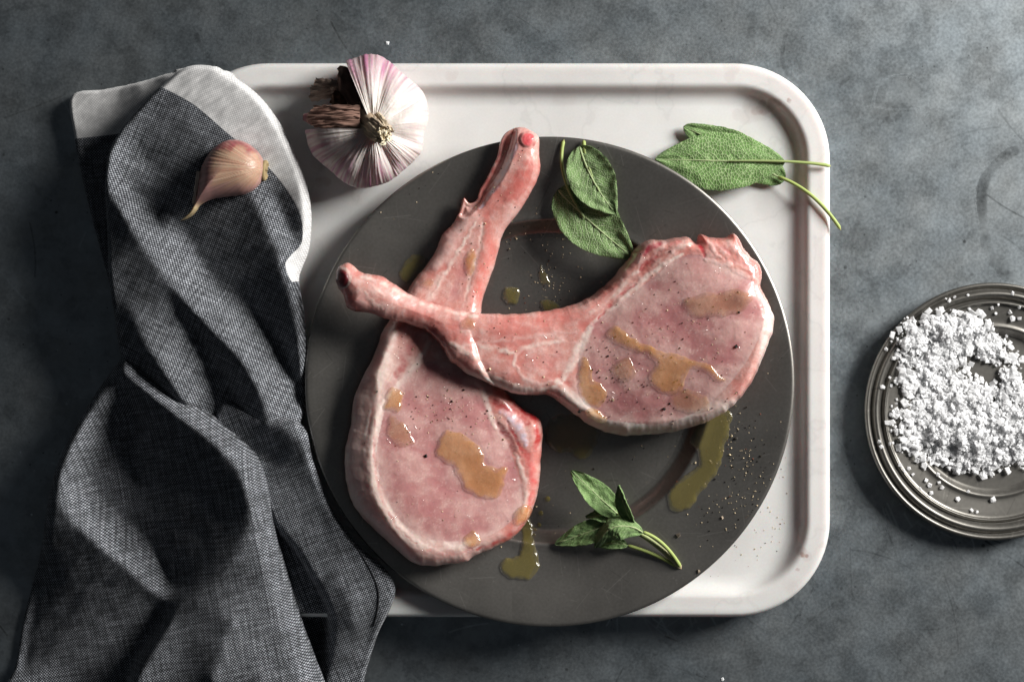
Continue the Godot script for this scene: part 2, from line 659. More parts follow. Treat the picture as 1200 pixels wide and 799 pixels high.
# ------------------------------------------------------------------ salt dish
const DX := 1164.5
const DY := 482.0
func salt_dish() -> void:
	var m := std(Vector3.ONE, 0.42, 0.8, 0.5)
	m.albedo_texture = scratched(41, Vector3(0.19, 0.182, 0.165), 240, 512)
	m.uv1_scale = Vector3(6, 6, 1)
	var t := thing("salt_dish", "small round dark pewter dish with ringed rim full of salt flakes", "dish", P(DX, DY, 0))
	put("dish_base", lathe(DX, DY, v2([0, 3, 85, 3, 91, 3.4, 95, 4.8, 97.5, 6.2, 100, 6.7, 102.5, 6.3, 106, 6.2, 118, 6.8, 124, 7.1, 125.2, 7.4]), 0.008), m, t)
	put("ringed_rim", lathe(DX, DY, v2([125.2, 7.4, 126.3, 8.4, 127.8, 8.7, 129.2, 8.2, 130.4, 7.3, 132, 7.4, 134, 9.0, 137, 10.0, 140, 9.7, 142, 8.6, 143.6, 7.9, 145, 8.6, 147, 9.5, 149.5, 9.4, 151, 8.4, 150.6, 7.0, 147, 6.0, 120, 4.4, 104, 3.2, 97, 1.2, 92, 0.2, 86, 0.3, 0, 0.6]), 0.008), m, t)

func dish_y(p: Vector2) -> float:
	var r := p.distance_to(Vector2(DX, DY))
	if r < 90.0: return 0.003
	if r < 99.0: return lerpf(0.003, 0.0066, (r - 90.0) / 9.0)
	if r < 125.0: return lerpf(0.0062, 0.0072, (r - 99.0) / 26.0)
	if r < 131.0: return 0.0085
	if r < 151.0: return 0.0098
	return 0.0

# ------------------------------------------------------------------ napkin
var nap_f: Array[Field] = []
var nap_h: Array = []
func nap_y(p: Vector2) -> float:
	var y := 0.0
	for i in nap_f.size():
		if nap_f[i].sample(nap_f[i].d, p) > 0.5:
			y = maxf(y, nap_f[i].sample(nap_h[i], p))
	return y

func floor_y(p: Vector2) -> float:
	return 0.0205 if p.x > BX0 + 2 and p.x < BX1 and p.y > BY0 + 2 and p.y < BY1 - 2 else 0.0005

func weave_tex(seed_: int, light: Vector3, dark: Vector3) -> ImageTexture:
	var n := 96
	var c := 10
	var w := n * c
	var r := RandomNumberGenerator.new()
	r.seed = seed_
	var warp := PackedFloat32Array()
	var weft := PackedFloat32Array()
	for i in n:
		warp.append(r.randf_range(0.75, 1.12) * (0.72 if r.randf() < 0.07 else 1.0))
		weft.append(r.randf_range(0.6, 1.25) * (1.9 if r.randf() < 0.04 else 1.0))
	var sl := grey(noise(seed_ + 5, 0.02, 3), w, w, true)
	var out := PackedByteArray()
	out.resize(w * w * 3)
	for y in w:
		for x in w:
			var i := x / c
			var j := y / c
			var u := (x % c + 0.5) / c - 0.5
			var v := (y % c + 0.5) / c - 0.5
			var over := (i + j) % 2 == 0
			var b := 0.0
			var s := (sl[y * w + x] - 128.0) / 128.0
			if over:
				b = (1.0 - 0.9 * pow(absf(u) * 2.0, 3.0)) * (1.0 - 0.5 * pow(absf(v) * 2.0, 2.0)) * warp[i]
			else:
				b = -(1.0 - 0.7 * pow(absf(v) * 2.0, 3.0)) / weft[j]
			var t := clampf(0.5 + 0.5 * b + s * 0.10, 0.0, 1.0)
			var q := dark.lerp(light, t * t) * (1.0 + s * 0.08)
			var k := (y * w + x) * 3
			var col := Color(q.x, q.y, q.z).linear_to_srgb()
			out[k] = clampi(int(col.r * 255), 0, 255)
			out[k + 1] = clampi(int(col.g * 255), 0, 255)
			out[k + 2] = clampi(int(col.b * 255), 0, 255)
	return ImageTexture.create_from_image(Image.create_from_data(w, w, false, Image.FORMAT_RGB8, out))

func cloth(outline: Array, ridges: Array, drop: float, roll: float, seed_: int, blur := 5) -> Array:
	var poly := curve(v2(outline), true, 3.0)
	var f := Field.new(poly, bounds(poly, 9.0), 2.0)
	var n := f.nx * f.ny
	var fixed := PackedByteArray()
	fixed.resize(n)
	var h := PackedFloat32Array()
	h.resize(n)
	var sum := 0.0
	var cnt := 0
	for r in ridges:
		var q := []
		var z := []
		for i in range(0, r.size(), 3):
			q.append(Vector2(r[i], r[i + 1]))
			z.append(float(r[i + 2]))
		for i in maxi(1, q.size() - 1):
			var a: Vector2 = q[i]
			var b: Vector2 = q[mini(i + 1, q.size() - 1)]
			var pa: Vector2 = q[maxi(i - 1, 0)]
			var pb: Vector2 = q[mini(i + 2, q.size() - 1)]
			var k := maxi(1, int(a.distance_to(b)))
			for s in k + 1:
				var t := float(s) / k
				var p := a.cubic_interpolate(b, pa, pb, t)
				var ci := int(round((p.x - f.x0) / f.g))
				var cj := int(round((p.y - f.y0) / f.g))
				if ci >= 0 and cj >= 0 and ci < f.nx and cj < f.ny:
					h[cj * f.nx + ci] = lerpf(z[i], z[mini(i + 1, z.size() - 1)], t)
					fixed[cj * f.nx + ci] = 1
					sum += h[cj * f.nx + ci]
					cnt += 1
	# start each cell from the nearest fixed value along rows and columns, then relax
	for k in n:
		if not fixed[k]: h[k] = sum / cnt
	var nx := f.nx
	for it in 260:
		var par := it % 2
		for j in range(1, f.ny - 1):
			for i in range(1 + (j + par) % 2, nx - 1, 2):
				var k := j * nx + i
				if not fixed[k]:
					h[k] += 1.86 * (0.25 * (h[k - 1] + h[k + 1] + h[k - nx] + h[k + nx]) - h[k])
		if it % 16 == 0:
			for j in f.ny:
				h[j * nx] = h[j * nx + 1]
				h[j * nx + nx - 1] = h[j * nx + nx - 2]
			for i in nx:
				h[i] = h[nx + i]
				h[(f.ny - 1) * nx + i] = h[(f.ny - 2) * nx + i]
	for b in blur:
		for dir in [1, nx]:
			var c := h.duplicate()
			for k in range(2 * nx, n - 2 * nx):
				h[k] = (c[k - 2 * dir] + 4.0 * c[k - dir] + 6.0 * c[k] + 4.0 * c[k + dir] + c[k + 2 * dir]) / 16.0
	var n1 := noise(seed_, 0.012, 3)
	var n2 := noise(seed_ + 1, 0.05, 2)
	var low := PackedFloat32Array()
	low.resize(n)
	for j in f.ny:
		for i in nx:
			var k := j * nx + i
			var p := Vector2(f.x0 + i * f.g, f.y0 + j * f.g)
			var q := p.rotated(0.5)
			var y := (h[k] + 0.55 * n1.get_noise_2d(q.x, q.y * 2.2) + 0.42 * n2.get_noise_2d(q.x * 0.35, q.y * 1.3)) * 0.001
			var d := maxf(f.d[k], 0.0)
			var fl := floor_y(p if f.d[k] > 0 or f.near[k] < 0 else f.pts[f.near[k]])
			y = maxf(y, fl + 0.0006)
			var e := maxf(y - drop * 0.001, fl + 0.0002)
			var t := minf(d / roll, 1.0)
			var yy := e + (y - e) * sqrt(1.0 - (1.0 - t) * (1.0 - t))
			h[k] = yy
			low[k] = yy - 0.0007 * minf(d / 4.0, 1.0)
	return [f, h, low]

func napkin() -> void:
	var tex := weave_tex(51, Vector3(0.56, 0.585, 0.63), Vector3(0.016, 0.019, 0.026))
	var white := weave_tex(52, Vector3(0.80, 0.79, 0.78), Vector3(0.50, 0.50, 0.50))
	var slub := grey(noise(57, 0.01, 4), 512, 512, true)
	var m := StandardMaterial3D.new()
	m.albedo_texture = tex
	m.roughness = 0.95
	m.metallic_specular = 0.2
	m.rim_enabled = true
	m.rim = 0.25
	var mw: StandardMaterial3D = m.duplicate()
	mw.albedo_texture = white
	# streaks of thicker yarn, both ways
	var im := PackedByteArray()
	im.resize(512 * 512 * 3)
	var sn := noise(58, 1.0, 3)
	for y in 512:
		for x in 512:
			var s := sn.get_noise_2d(x * 0.10, y * 0.006) * 0.5 + sn.get_noise_2d(300 + x * 0.006, y * 0.10) * 0.6
			var v := clampi(int(205 + 120 * s), 90, 255)
			var k := (y * 512 + x) * 3
			im[k] = v
			im[k + 1] = v
			im[k + 2] = v
	var st := ImageTexture.create_from_image(Image.create_from_data(512, 512, false, Image.FORMAT_RGB8, im))
	mw.detail_enabled = false
	for q in [m]:
		q.detail_enabled = true
		q.detail_albedo = st
		q.detail_blend_mode = BaseMaterial3D.BLEND_MODE_MUL
		q.detail_uv_layer = BaseMaterial3D.DETAIL_UV_1
		q.uv1_scale = Vector3(1, 1, 1)
	var t := thing("linen_napkin", "crumpled dark grey linen napkin with white border, draped over left board edge", "napkin", P(230, 450, 0))

	# back flap with the white hem
	var a := cloth([71, 106, 110, 98, 150, 92, 190, 83, 222, 77, 252, 79, 275, 92, 262, 150, 220, 260, 200, 380, 190, 440, 145, 418, 128, 375, 112, 318, 98, 265, 84, 208, 75, 158],
		[[76, 110, 8, 82, 160, 8, 100, 250, 7, 125, 350, 6, 145, 400, 6], [130, 100, 11, 128, 150, 9, 135, 220, 8, 145, 300, 8], [160, 98, 17, 158, 130, 13], [195, 90, 22, 185, 110, 18], [225, 84, 30, 200, 180, 12, 190, 300, 12], [258, 90, 33]], 6.0, 5.0, 61)
	# upper fold
	var b := cloth([220, 79, 250, 78, 264, 84, 300, 109, 326, 141, 346, 180, 359, 215, 365, 250, 362, 290, 353, 316, 351, 330, 357, 368, 359, 410, 357, 450, 354, 494, 332, 507, 300, 503, 268, 505, 240, 520, 190, 520, 148, 450, 138, 410, 132, 362, 127, 310, 125, 250, 126, 200, 129, 176, 141, 152, 161, 129, 190, 100],
		[[131, 185, 35, 134, 215, 37, 152, 252, 39, 182, 298, 41, 214, 340, 42, 250, 382, 42, 286, 420, 40, 311, 466, 37, 320, 510, 32],
		[143, 200, 28, 154, 222, 24, 172, 238, 22, 199, 257, 22, 222, 286, 22, 246, 327, 22.5, 287, 356, 23, 320, 396, 23, 343, 438, 22, 352, 470, 22],
		[206, 352, 37, 228, 386, 33, 246, 418, 27, 260, 450, 20, 264, 488, 14],
		[152, 352, 34, 172, 396, 37, 198, 438, 39, 222, 474, 35],
		[140, 300, 35, 146, 340, 34], [138, 370, 29, 147, 408, 29], [131, 250, 32, 132, 300, 31],
		[200, 120, 33, 225, 145, 34, 245, 172, 34], [160, 165, 29, 170, 190, 25],
		[222, 90, 34, 252, 92, 36, 300, 122, 36, 330, 165, 36, 350, 215, 36, 356, 252, 36, 353, 290, 33, 344, 318, 32],
		[294, 215, 35, 304, 240, 38, 316, 262, 39, 328, 288, 40, 339, 327, 40, 345, 364, 38, 350, 400, 35, 352, 440, 30],
		[324, 232, 31, 341, 272, 30],
		[150, 440, 18, 200, 480, 22, 236, 508, 20]], 9.0, 8.0, 63)
	# lower front, thrown in a loop
	var d := cloth([148, 411, 172, 431, 199, 453, 228, 473, 255, 491, 281, 512, 304, 537, 316, 570, 321, 605, 328, 640, 338, 678, 350, 720, 364, 762, 380, 808, 392, 850, 200, 860, -10, 850, 2, 790, 9, 745, 20, 700, 34, 648, 46, 596, 56, 556, 72, 518, 96, 474, 122, 436],
		[[150, 436, 32, 176, 458, 35, 208, 482, 38, 240, 504, 41, 268, 526, 44, 288, 552, 46, 298, 580, 47, 301, 606, 46, 286, 640, 44, 264, 668, 41, 234, 692, 37, 211, 713, 34, 186, 752, 36, 164, 792, 38, 150, 850, 38],
		[316, 640, 45, 330, 690, 44, 346, 740, 42, 362, 800, 39], [280, 720, 47, 255, 790, 46], [312, 770, 44, 320, 840, 42],
		[128, 448, 25, 100, 490, 28, 80, 535, 30, 72, 570, 30, 80, 600, 29, 112, 631, 29, 152, 664, 29, 194, 702, 27],
		[128, 492, 15, 110, 530, 12, 100, 563, 11, 118, 596, 10, 162, 636, 10, 198, 680, 15],
		[194, 717, 20, 164, 756, 16, 144, 794, 13, 130, 840, 11], [36, 660, 8, 24, 720, 4, 12, 790, 2], [60, 850, 2, 110, 850, 5],
		[176, 500, 24, 206, 534, 28, 244, 574, 32, 268, 604, 35], [236, 628, 27], [154, 482, 14, 156, 560, 9]], 20.0, 22.0, 65, 4)
	# tail at the right
	var c := cloth([256, 476, 298, 482, 338, 488, 359, 504, 368, 540, 387, 592, 418, 636, 452, 667, 463, 690, 456, 716, 441, 747, 424, 800, 414, 850, 330, 850, 290, 700, 250, 560],
		[[262, 485, 25, 300, 492, 32, 338, 500, 36, 358, 520, 36, 376, 575, 32, 398, 620, 32, 430, 660, 33, 450, 690, 32, 442, 722, 27, 428, 762, 15, 412, 830, 6],
		[290, 526, 23, 325, 541, 26], [300, 562, 28, 320, 610, 29, 345, 640, 30, 370, 680, 31, 386, 712, 30, 388, 740, 25, 380, 780, 14, 374, 835, 8],
		[302, 600, 20, 310, 620, 14, 335, 652, 8, 358, 692, 5, 372, 724, 4, 373, 760, 3, 362, 810, 2], [318, 660, 6, 340, 720, 3, 345, 800, 1],
		[340, 575, 29, 372, 630, 31, 408, 690, 34, 414, 730, 29], [350, 560, 31, 385, 622, 30]], 5.0, 5.0, 67)
	var parts := [[a, "back_fold", 0.12], [b, "upper_fold", -0.45], [d, "front_fold", 0.18], [c, "tail_fold", 0.35]]
	for q in parts:
		var f: Field = q[0][0]
		nap_f.append(f)
		nap_h.append(q[0][1])
		var reg := PackedByteArray()
		reg.resize(f.nx * f.ny)
		var col := PackedColorArray()
		col.resize(f.nx * f.ny)
		col.fill(Color.WHITE)
		var line2 := PackedVector2Array()
		if q[1] == "back_fold" or q[1] == "upper_fold":
			var edge := PackedVector2Array()
			if q[1] == "back_fold":
				edge = curve(v2([40, 162, 76, 158, 130, 152, 200, 140, 300, 120]), false, 0.5)
				line2 = edge.duplicate()
				edge.append_array(PackedVector2Array([Vector2(300, 0), Vector2(0, 0)]))
			else:
				edge = curve(v2([150, 80, 190, 103, 230, 125, 268, 157, 300, 183, 322, 203, 342, 230, 355, 256, 356, 284, 344, 300, 338, 312, 345, 330, 356, 330, 420, 330]), false, 0.5)
				line2 = edge.duplicate()
				edge.append_array(PackedVector2Array([Vector2(420, 0), Vector2(150, 0)]))
			for j in f.ny:
				for i in f.nx:
					if Geometry2D.is_point_in_polygon(Vector2(f.x0 + (i + 0.5) * f.g, f.y0 + (j + 0.5) * f.g), edge):
						reg[j * f.nx + i] = 1
		var ms := relief(f, q[0][1], q[0][2], col, reg, 2, 0.025, 16.0, q[2], line2)
		var o := put(q[1], ms[0], m, t)
		if ms[1]:
			put("white_border", ms[1], mw, o)
	# stitched hem on the tail
	var hem := curve(v2([404, 624, 422, 645, 436, 668, 444, 690, 443, 712, 437, 735]), false, 2.0)
	var line := PackedVector3Array()
	for p in hem:
		line.append(P(p.x, p.y, nap_y(p) + 0.0001, 0.025))
	put("hem_stitch", tube(line, radii(line.size(), 0.00032, 0.00032), 6), std(Vector3(0.01, 0.01, 0.012), 0.9), t)

# ------------------------------------------------------------------ pork chops
var chop_f: Array[Field] = []
var chop_h: Array = []
const CREF := 0.032

func chop_base(p: Vector2) -> float:
	var r := p.distance_to(Vector2(PX, PY))
	return 0.0205 + 0.0078 * ss(135, 270, r)

func meat_material(kind: int) -> StandardMaterial3D:
	var m := vcol([0.34, 0.42, 0.34, 0.45][kind], 0.5)
	m.subsurf_scatter_enabled = true
	m.subsurf_scatter_strength = [0.16, 0.2, 0.14, 0.05][kind]
	m.clearcoat_enabled = true
	m.clearcoat = [0.7, 0.35, 0.6, 0.3][kind]
	m.clearcoat_roughness = 0.12
	# moist fibres: sparse fine ridges on an otherwise smooth cut
	var src := grey(noise(80 + kind, 0.035, 3), 512, 512, true)
	var src2 := grey(noise(86 + kind, 0.012, 2), 512, 512, true)
	var px := PackedByteArray()
	px.resize(512 * 512)
	for k in 512 * 512:
		var a := absf(src[k] - 128.0) / 128.0
		var b := (src2[k] - 100.0) / 128.0
		px[k] = clampi(int(70.0 + 60.0 * (src2[k] - 128.0) / 128.0 + 125.0 * pow(maxf(0.0, 1.0 - a * 5.0), 2.0) * clampf(b, 0.0, 1.0)), 0, 255)
	bump(m, ImageTexture.create_from_image(Image.create_from_data(512, 512, false, Image.FORMAT_L8, px)), [0.0035, 0.003, 0.006, 0.02][kind], [30.0, 25.0, 25.0, 60.0][kind])
	return m

func chops() -> void:
	var mats := []
	for i in 4:
		mats.append(meat_material(i))
	# colours are those of the flesh itself
	var loin := Vector3(0.51, 0.255, 0.24)
	var pale := Vector3(0.69, 0.44, 0.40)
	var rib := Vector3(0.60, 0.275, 0.235)
	var red := Vector3(0.36, 0.045, 0.045)
	var fat := Vector3(0.76, 0.57, 0.51)
	var dark := Vector3(0.13, 0.012, 0.016)
	for which in 2:
		var lower := which == 0
		var out: Array
		var eye: Array
		if lower:
			out = [583, 182, 587, 164, 596, 154, 608, 149, 622, 153, 631, 161, 632, 180, 633, 198, 628, 214, 618, 232, 608, 248, 595, 264, 587, 280, 581, 305, 573, 328, 566, 348, 563, 372, 563, 400, 572, 428, 590, 456, 611, 478, 632, 491, 636, 508, 634, 540, 632, 566, 627, 590, 618, 611, 601, 630, 578, 642, 556, 651, 546, 658, 525, 660, 504, 662, 484, 658, 463, 641, 442, 622, 421, 600, 409, 577, 405, 548, 405, 524, 411, 500, 414, 472, 421, 450, 434, 425, 443, 403, 449, 386, 458, 372, 470, 352, 481, 333, 499, 310, 512, 290, 518, 275, 530, 262, 538, 248, 543, 232, 550, 238, 558, 235, 562, 224, 572, 205]
			eye = [500, 424, 479, 436, 468, 452, 455, 470, 448, 498, 444, 520, 445, 545, 450, 568, 460, 590, 472, 608, 492, 622, 514, 630, 545, 631, 577, 624, 601, 607, 612, 590, 610, 565, 602, 538, 592, 512, 580, 490, 573, 470, 563, 448, 545, 432, 522, 424]
		else:
			out = [397, 318, 403, 311, 411, 309, 420, 316, 430, 321, 448, 324, 464, 334, 482, 345, 504, 354, 536, 363, 566, 367, 600, 368, 630, 365, 658, 361, 685, 351, 712, 332, 732, 308, 746, 290, 758, 282, 780, 281, 802, 278, 814, 283, 819, 275, 832, 278, 848, 279, 857, 274, 865, 281, 873, 296, 886, 308, 891, 320, 890, 335, 898, 352, 905, 371, 903, 390, 895, 414, 884, 440, 869, 463, 850, 482, 825, 496, 795, 505, 760, 510, 722, 510, 696, 500, 676, 487, 655, 471, 640, 463, 612, 462, 590, 456, 566, 445, 546, 436, 528, 422, 516, 404, 503, 390, 488, 383, 474, 378, 458, 375, 446, 371, 434, 366, 420, 366, 409, 360, 405, 346, 398, 337]
			eye = [692, 381, 684, 392, 677, 420, 679, 450, 691, 475, 707, 489, 735, 494, 766, 496, 790, 491, 815, 480, 840, 460, 862, 434, 880, 404, 890, 374, 890, 348, 880, 334, 858, 320, 832, 307, 810, 300, 790, 306, 768, 322, 748, 338, 728, 354, 707, 369]
		var poly := curve(v2(out), true, 2.0)
		# a ragged cut edge
		var jag := noise(70 + which, 0.05, 3)
		for i in poly.size():
			var v := poly[i]
			poly[i] += Vector2(jag.get_noise_2d(v.x, v.y), jag.get_noise_2d(v.y + 500, v.x)) * (0.8 if lower else 1.5)
		var f := Field.new(poly, bounds(poly, 5.0), 1.0)
		var ef := Field.new(curve(v2(eye), true, 2.0), Rect2(f.x0, f.y0, (f.nx - 2) * f.g, (f.ny - 2) * f.g), 1.0)
		var n := f.nx * f.ny
		var h := PackedFloat32Array()
		h.resize(n)
		var low := PackedFloat32Array()
		low.resize(n)
		var reg := PackedByteArray()
		reg.resize(n)
		var col := PackedColorArray()
		col.resize(n)
		var hd := PackedFloat32Array()   # relief from strokes, mm
		hd.resize(n)
		var cd := PackedColorArray()
		cd.resize(n)
		cd.fill(Color(0, 0, 0, 0))
		# strokes: points, radius, colour, strength, height mm
		var S_: Array
		if lower:
			S_ = [
				[[606, 172, 596, 192, 585, 214, 572, 232, 562, 244], 3.5, Vector3(0.52, 0.36, 0.40), 0.9, -1.2],
				[[592, 162, 588, 180, 580, 200, 566, 226], 10, Vector3(0.40, 0.10, 0.09), 0.75, -1.0],
				[[616, 190, 608, 210, 596, 232], 11, Vector3(0.52, 0.12, 0.10), 0.6, 0.8], [[624, 180, 626, 205, 612, 235, 592, 262, 582, 300], 6, pale, 0.4, 0.6],
				[[552, 250, 538, 268, 524, 290, 510, 312], 12, Vector3(0.70, 0.46, 0.42), 0.7, 1.0], [[556, 262, 540, 290, 524, 318, 506, 346], 3.0, fat, 0.9, 0.6], [[522, 320, 510, 336, 500, 352], 7, fat, 0.55, 0.4],
				[[566, 262, 562, 290, 552, 320, 546, 352], 3, fat, 0.75, -0.6], [[572, 258, 572, 290, 562, 330, 556, 358], 9, Vector3(0.62, 0.17, 0.14), 0.6, 0.5],
				[[545, 300, 540, 330, 528, 352], 9, Vector3(0.48, 0.20, 0.20), 0.5, -0.4],
				[[462, 385, 452, 420, 446, 445, 440, 465], 10, fat, 0.8, 1.0], [[492, 392, 478, 415, 466, 440], 9, Vector3(0.46, 0.16, 0.15), 0.8, -0.6], [[505, 398, 490, 424, 470, 446, 456, 466], 5, fat, 0.7, 0.6],
				[[450, 470, 440, 495, 435, 525, 438, 555, 448, 585, 466, 612, 492, 634, 520, 645], 6, fat, 1.0, 1.0], [[441, 490, 440, 530, 444, 560, 454, 592, 470, 617, 490, 634], 2.2, Vector3(0.50, 0.19, 0.17), 0.7, -0.2], [[434, 480, 429, 520, 432, 556, 442, 588, 460, 618], 3.5, Vector3(0.80, 0.65, 0.59), 0.8, 0.4],
				[[424, 480, 418, 520, 420, 560, 434, 594, 458, 626, 486, 648], 10, Vector3(0.80, 0.55, 0.50), 0.8, 0.0],
				[[558, 446, 570, 466, 574, 486, 582, 500], 4, fat, 0.8, 0.5], [[588, 482, 602, 492, 612, 506, 616, 520], 6, Vector3(0.62, 0.50, 0.56), 0.9, 1.2], [[580, 470, 600, 482, 618, 494], 8, red, 0.8, -1.6],
				[[584, 496, 596, 514, 606, 534], 6, Vector3(0.26, 0.07, 0.07), 0.9, -1.2], [[594, 494, 606, 516, 612, 530], 3, Vector3(0.30, 0.05, 0.05), 0.9, -0.6],
				[[596, 464, 612, 479, 630, 492], 6, Vector3(0.36, 0.025, 0.028), 0.95, 0.8], [[628, 494, 631, 508, 628, 528], 5, Vector3(0.42, 0.05, 0.045), 0.9, 0.6],
				[[604, 530, 612, 552, 616, 575, 612, 600], 4, fat, 0.8, 0.6], [[612, 524, 622, 545, 625, 570, 620, 596], 6, Vector3(0.55, 0.10, 0.09), 0.8, -0.6],
				[[622, 600, 606, 622, 584, 634, 560, 642], 4, Vector3(0.50, 0.08, 0.07), 0.7, -0.4], [[552, 640, 530, 646, 500, 640], 4, Vector3(0.66, 0.30, 0.27), 0.7, -0.6], [[550, 634, 536, 640, 522, 634], 7, fat, 0.7, 0.3]]
		else:
			S_ = [
				[[418, 330, 440, 340, 470, 350, 505, 362, 540, 372], 9, pale, 0.5, 0.8], [[426, 326, 452, 334, 486, 352, 520, 364, 560, 371], 4.5, fat, 0.75, 0.9],
				[[430, 342, 440, 356, 452, 362], 3, fat, 0.6, 0.5], [[440, 336, 452, 348], 2.5, fat, 0.5, 0.4], [[420, 352, 430, 360, 444, 364], 7, pale, 0.5, 1.2],
				[[500, 385, 512, 394, 522, 408], 7, Vector3(0.30, 0.04, 0.04), 0.85, -1.5],
				[[528, 402, 545, 412, 562, 424, 566, 436], 5, fat, 0.7, 0.8], [[556, 404, 580, 408, 602, 414], 4, fat, 0.7, 0.4], [[535, 408, 560, 402, 600, 398, 640, 392, 672, 389], 2.5, pale, 0.5, 0.3],
				[[606, 432, 602, 422, 606, 412, 618, 406, 636, 402, 658, 400], 3.6, fat, 0.7, 0.4], [[606, 430, 614, 443, 632, 449, 646, 446], 3, pale, 0.8, 0.3],
				[[618, 424, 640, 424, 652, 416], 15, Vector3(0.56, 0.22, 0.20), 0.6, 0.4], [[570, 384, 610, 388, 650, 384], 8, Vector3(0.60, 0.21, 0.18), 0.5, 0.4],
				[[560, 424, 590, 432, 604, 442], 8, Vector3(0.56, 0.22, 0.20), 0.5, -0.3], [[572, 436, 592, 448, 614, 456, 640, 457, 656, 448], 5, fat, 0.95, 0.5],
				[[692, 383, 683, 397, 676, 412, 668, 430, 660, 442], 6.5, fat, 0.95, 0.5], [[652, 446, 664, 460, 680, 474, 700, 488], 9, fat, 0.9, 0.4],
				[[688, 384, 706, 368, 728, 350, 750, 330, 772, 313, 796, 300], 4, fat, 0.8, 0.5], [[690, 368, 712, 350, 734, 330, 752, 312], 3.5, fat, 0.75, 0.5], [[700, 374, 724, 348, 742, 334], 3, Vector3(0.52, 0.10, 0.10), 0.7, -0.8],
				[[748, 318, 764, 302, 780, 296], 6, red, 0.7, -1.2], [[752, 300, 760, 292, 772, 287], 5, Vector3(0.40, 0.05, 0.07), 0.8, -0.8], [[770, 300, 790, 292, 808, 288], 4, fat, 0.7, 0.8], [[782, 290, 796, 285], 5, Vector3(0.62, 0.2, 0.18), 0.7, 0.8],
				[[812, 282, 818, 292, 822, 302], 3, Vector3(0.55, 0.05, 0.06), 0.8, -0.8], [[826, 282, 830, 294, 840, 304], 3, pale, 0.8, 1.0], [[836, 282, 842, 292, 852, 300], 3, Vector3(0.62, 0.24, 0.22), 0.8, -0.7], [[850, 284, 858, 294, 872, 302], 6, pale, 0.6, 1.4],
				[[822, 306, 846, 312, 868, 324, 884, 332], 4, pale, 0.8, 0.9], [[844, 306, 866, 312, 882, 320], 3, Vector3(0.66, 0.28, 0.25), 0.7, -0.8],
				[[672, 374, 700, 358, 720, 338], 6, Vector3(0.60, 0.22, 0.19), 0.6, 0.3], [[735, 312, 742, 302, 752, 290], 6, Vector3(0.34, 0.10, 0.10), 0.6, -1.0]]
		for s in S_:
			var way := curve(v2(s[0]), false, 0.8)
			for i in way.size():
				var v := way[i]
				way[i] += Vector2(jag.get_noise_2d(v.x * 1.6, v.y * 1.6 + 77.0), jag.get_noise_2d(v.y * 1.6, v.x * 1.6 - 50.0)) * 2.4
			var w := stroke(f, way, s[1] * 1.2, 0.15)
			var c: Vector3 = s[2]
			var wob := noise(300, 0.07, 3)
			for k in n:
				if w[k] > 0.0:
					var g := w[k] * clampf(0.95 + 1.1 * wob.get_noise_2d(k % f.nx, k / f.nx), 0.0, 1.3)
					hd[k] += w[k] * s[4] * 0.24
					var al: float = clampf(g * s[3], 0, 1)
					var o := cd[k]
					cd[k] = Color(lerpf(o.r, c.x, al), lerpf(o.g, c.y, al), lerpf(o.b, c.z, al), maxf(o.a, al)) if o.a > 0 else Color(c.x, c.y, c.z, al)
		var lobe := stroke(f, curve(v2([596, 150, 588, 172, 576, 196, 560, 222, 544, 246]), false, 1.0), 20, 0.5) if lower else PackedFloat32Array()
		var n1 := noise(71 + which, 0.018, 4)
		var n2 := noise(73 + which, 0.06, 3)
		var n3 := noise(75 + which, 0.35, 2)
		var fib2 := noise(77 + which, 0.08, 3)
		var th := 15.0 if lower else 18.0
		for j in f.ny:
			for i in f.nx:
				var k := j * f.nx + i
				var x := f.x0 + i * f.g
				var y := f.y0 + j * f.g
				var p := Vector2(x, y)
				if f.d[k] < -2.5:
					continue
				var d := maxf(f.d[k], 0.0)
				var e := ef.d[k]
				var a := n1.get_noise_2d(x, y)
				var b := n2.get_noise_2d(x, y)
				var c := n3.get_noise_2d(x, y)
				# thickness in mm, and how wide the rounded side is
				var T := th
				var R := 13.0
				var base := chop_base(p)
				if lower:
					var rib_w := ss(420, 330, y)
					T = lerpf(16.5, 11.0, rib_w)
					R = lerpf(14.0, 19.0, rib_w) + 26.0 * ss(480, 415, x) * ss(430, 470, y) + 12.0 * ss(610, 660, y)
				else:
					var rib_w := ss(700, 600, x)
					T = lerpf(19.0, 12.0, rib_w)
					R = lerpf(12.0, 23.0, rib_w) + 10.0 * ss(470, 510, y) + 8.0 * ss(860, 900, x)
					base = lerpf(base, 0.0345, ss(720, 590, x))
					base += 0.004 * ss(520, 420, x)
					if chop_f.size():
						var lf := chop_f[0]
						if lf.sample(lf.d, p) > -6.0:
							base = maxf(base, lf.sample(chop_h[0], p) - 0.0004)
				var t := minf(d / R, 1.0)
				var pw := lerpf(2.1, 1.45, ss(520, 440, x)) if lower else 2.0
				var prof := pow(1.0 - pow(1.0 - t, pw), 1.0 / pw)
				var dome := 0.0
				var mm_extra := 0.0
				if e > 0.0:
					dome = 1.0 * ss(-4, 30, e) - 0.3
				if not lower:
					dome += 7.5 * pow(maxf(0.0, 1.0 - p.distance_squared_to(Vector2(792, 386)) / 21000.0), 1.6)
					mm_extra = 1.5 * exp(-p.distance_squared_to(Vector2(868, 346)) / 170.0)
				else:
					dome += 2.6 * pow(maxf(0.0, 1.0 - p.distance_squared_to(Vector2(520, 540)) / 15000.0), 1.6)
				if e <= 0.0:
					dome += -0.25 * exp(-e * e / 20.0)
				if not lower and e < 0.0 and d > 3.0 and x > 720 and y < 330: b *= 2.5
				var mm := dome + mm_extra + hd[k] + a * 0.35 + b * 0.14 * (0.2 if e > 0.0 else 0.7)
				if lower: mm -= 3.2 * lobe[k]
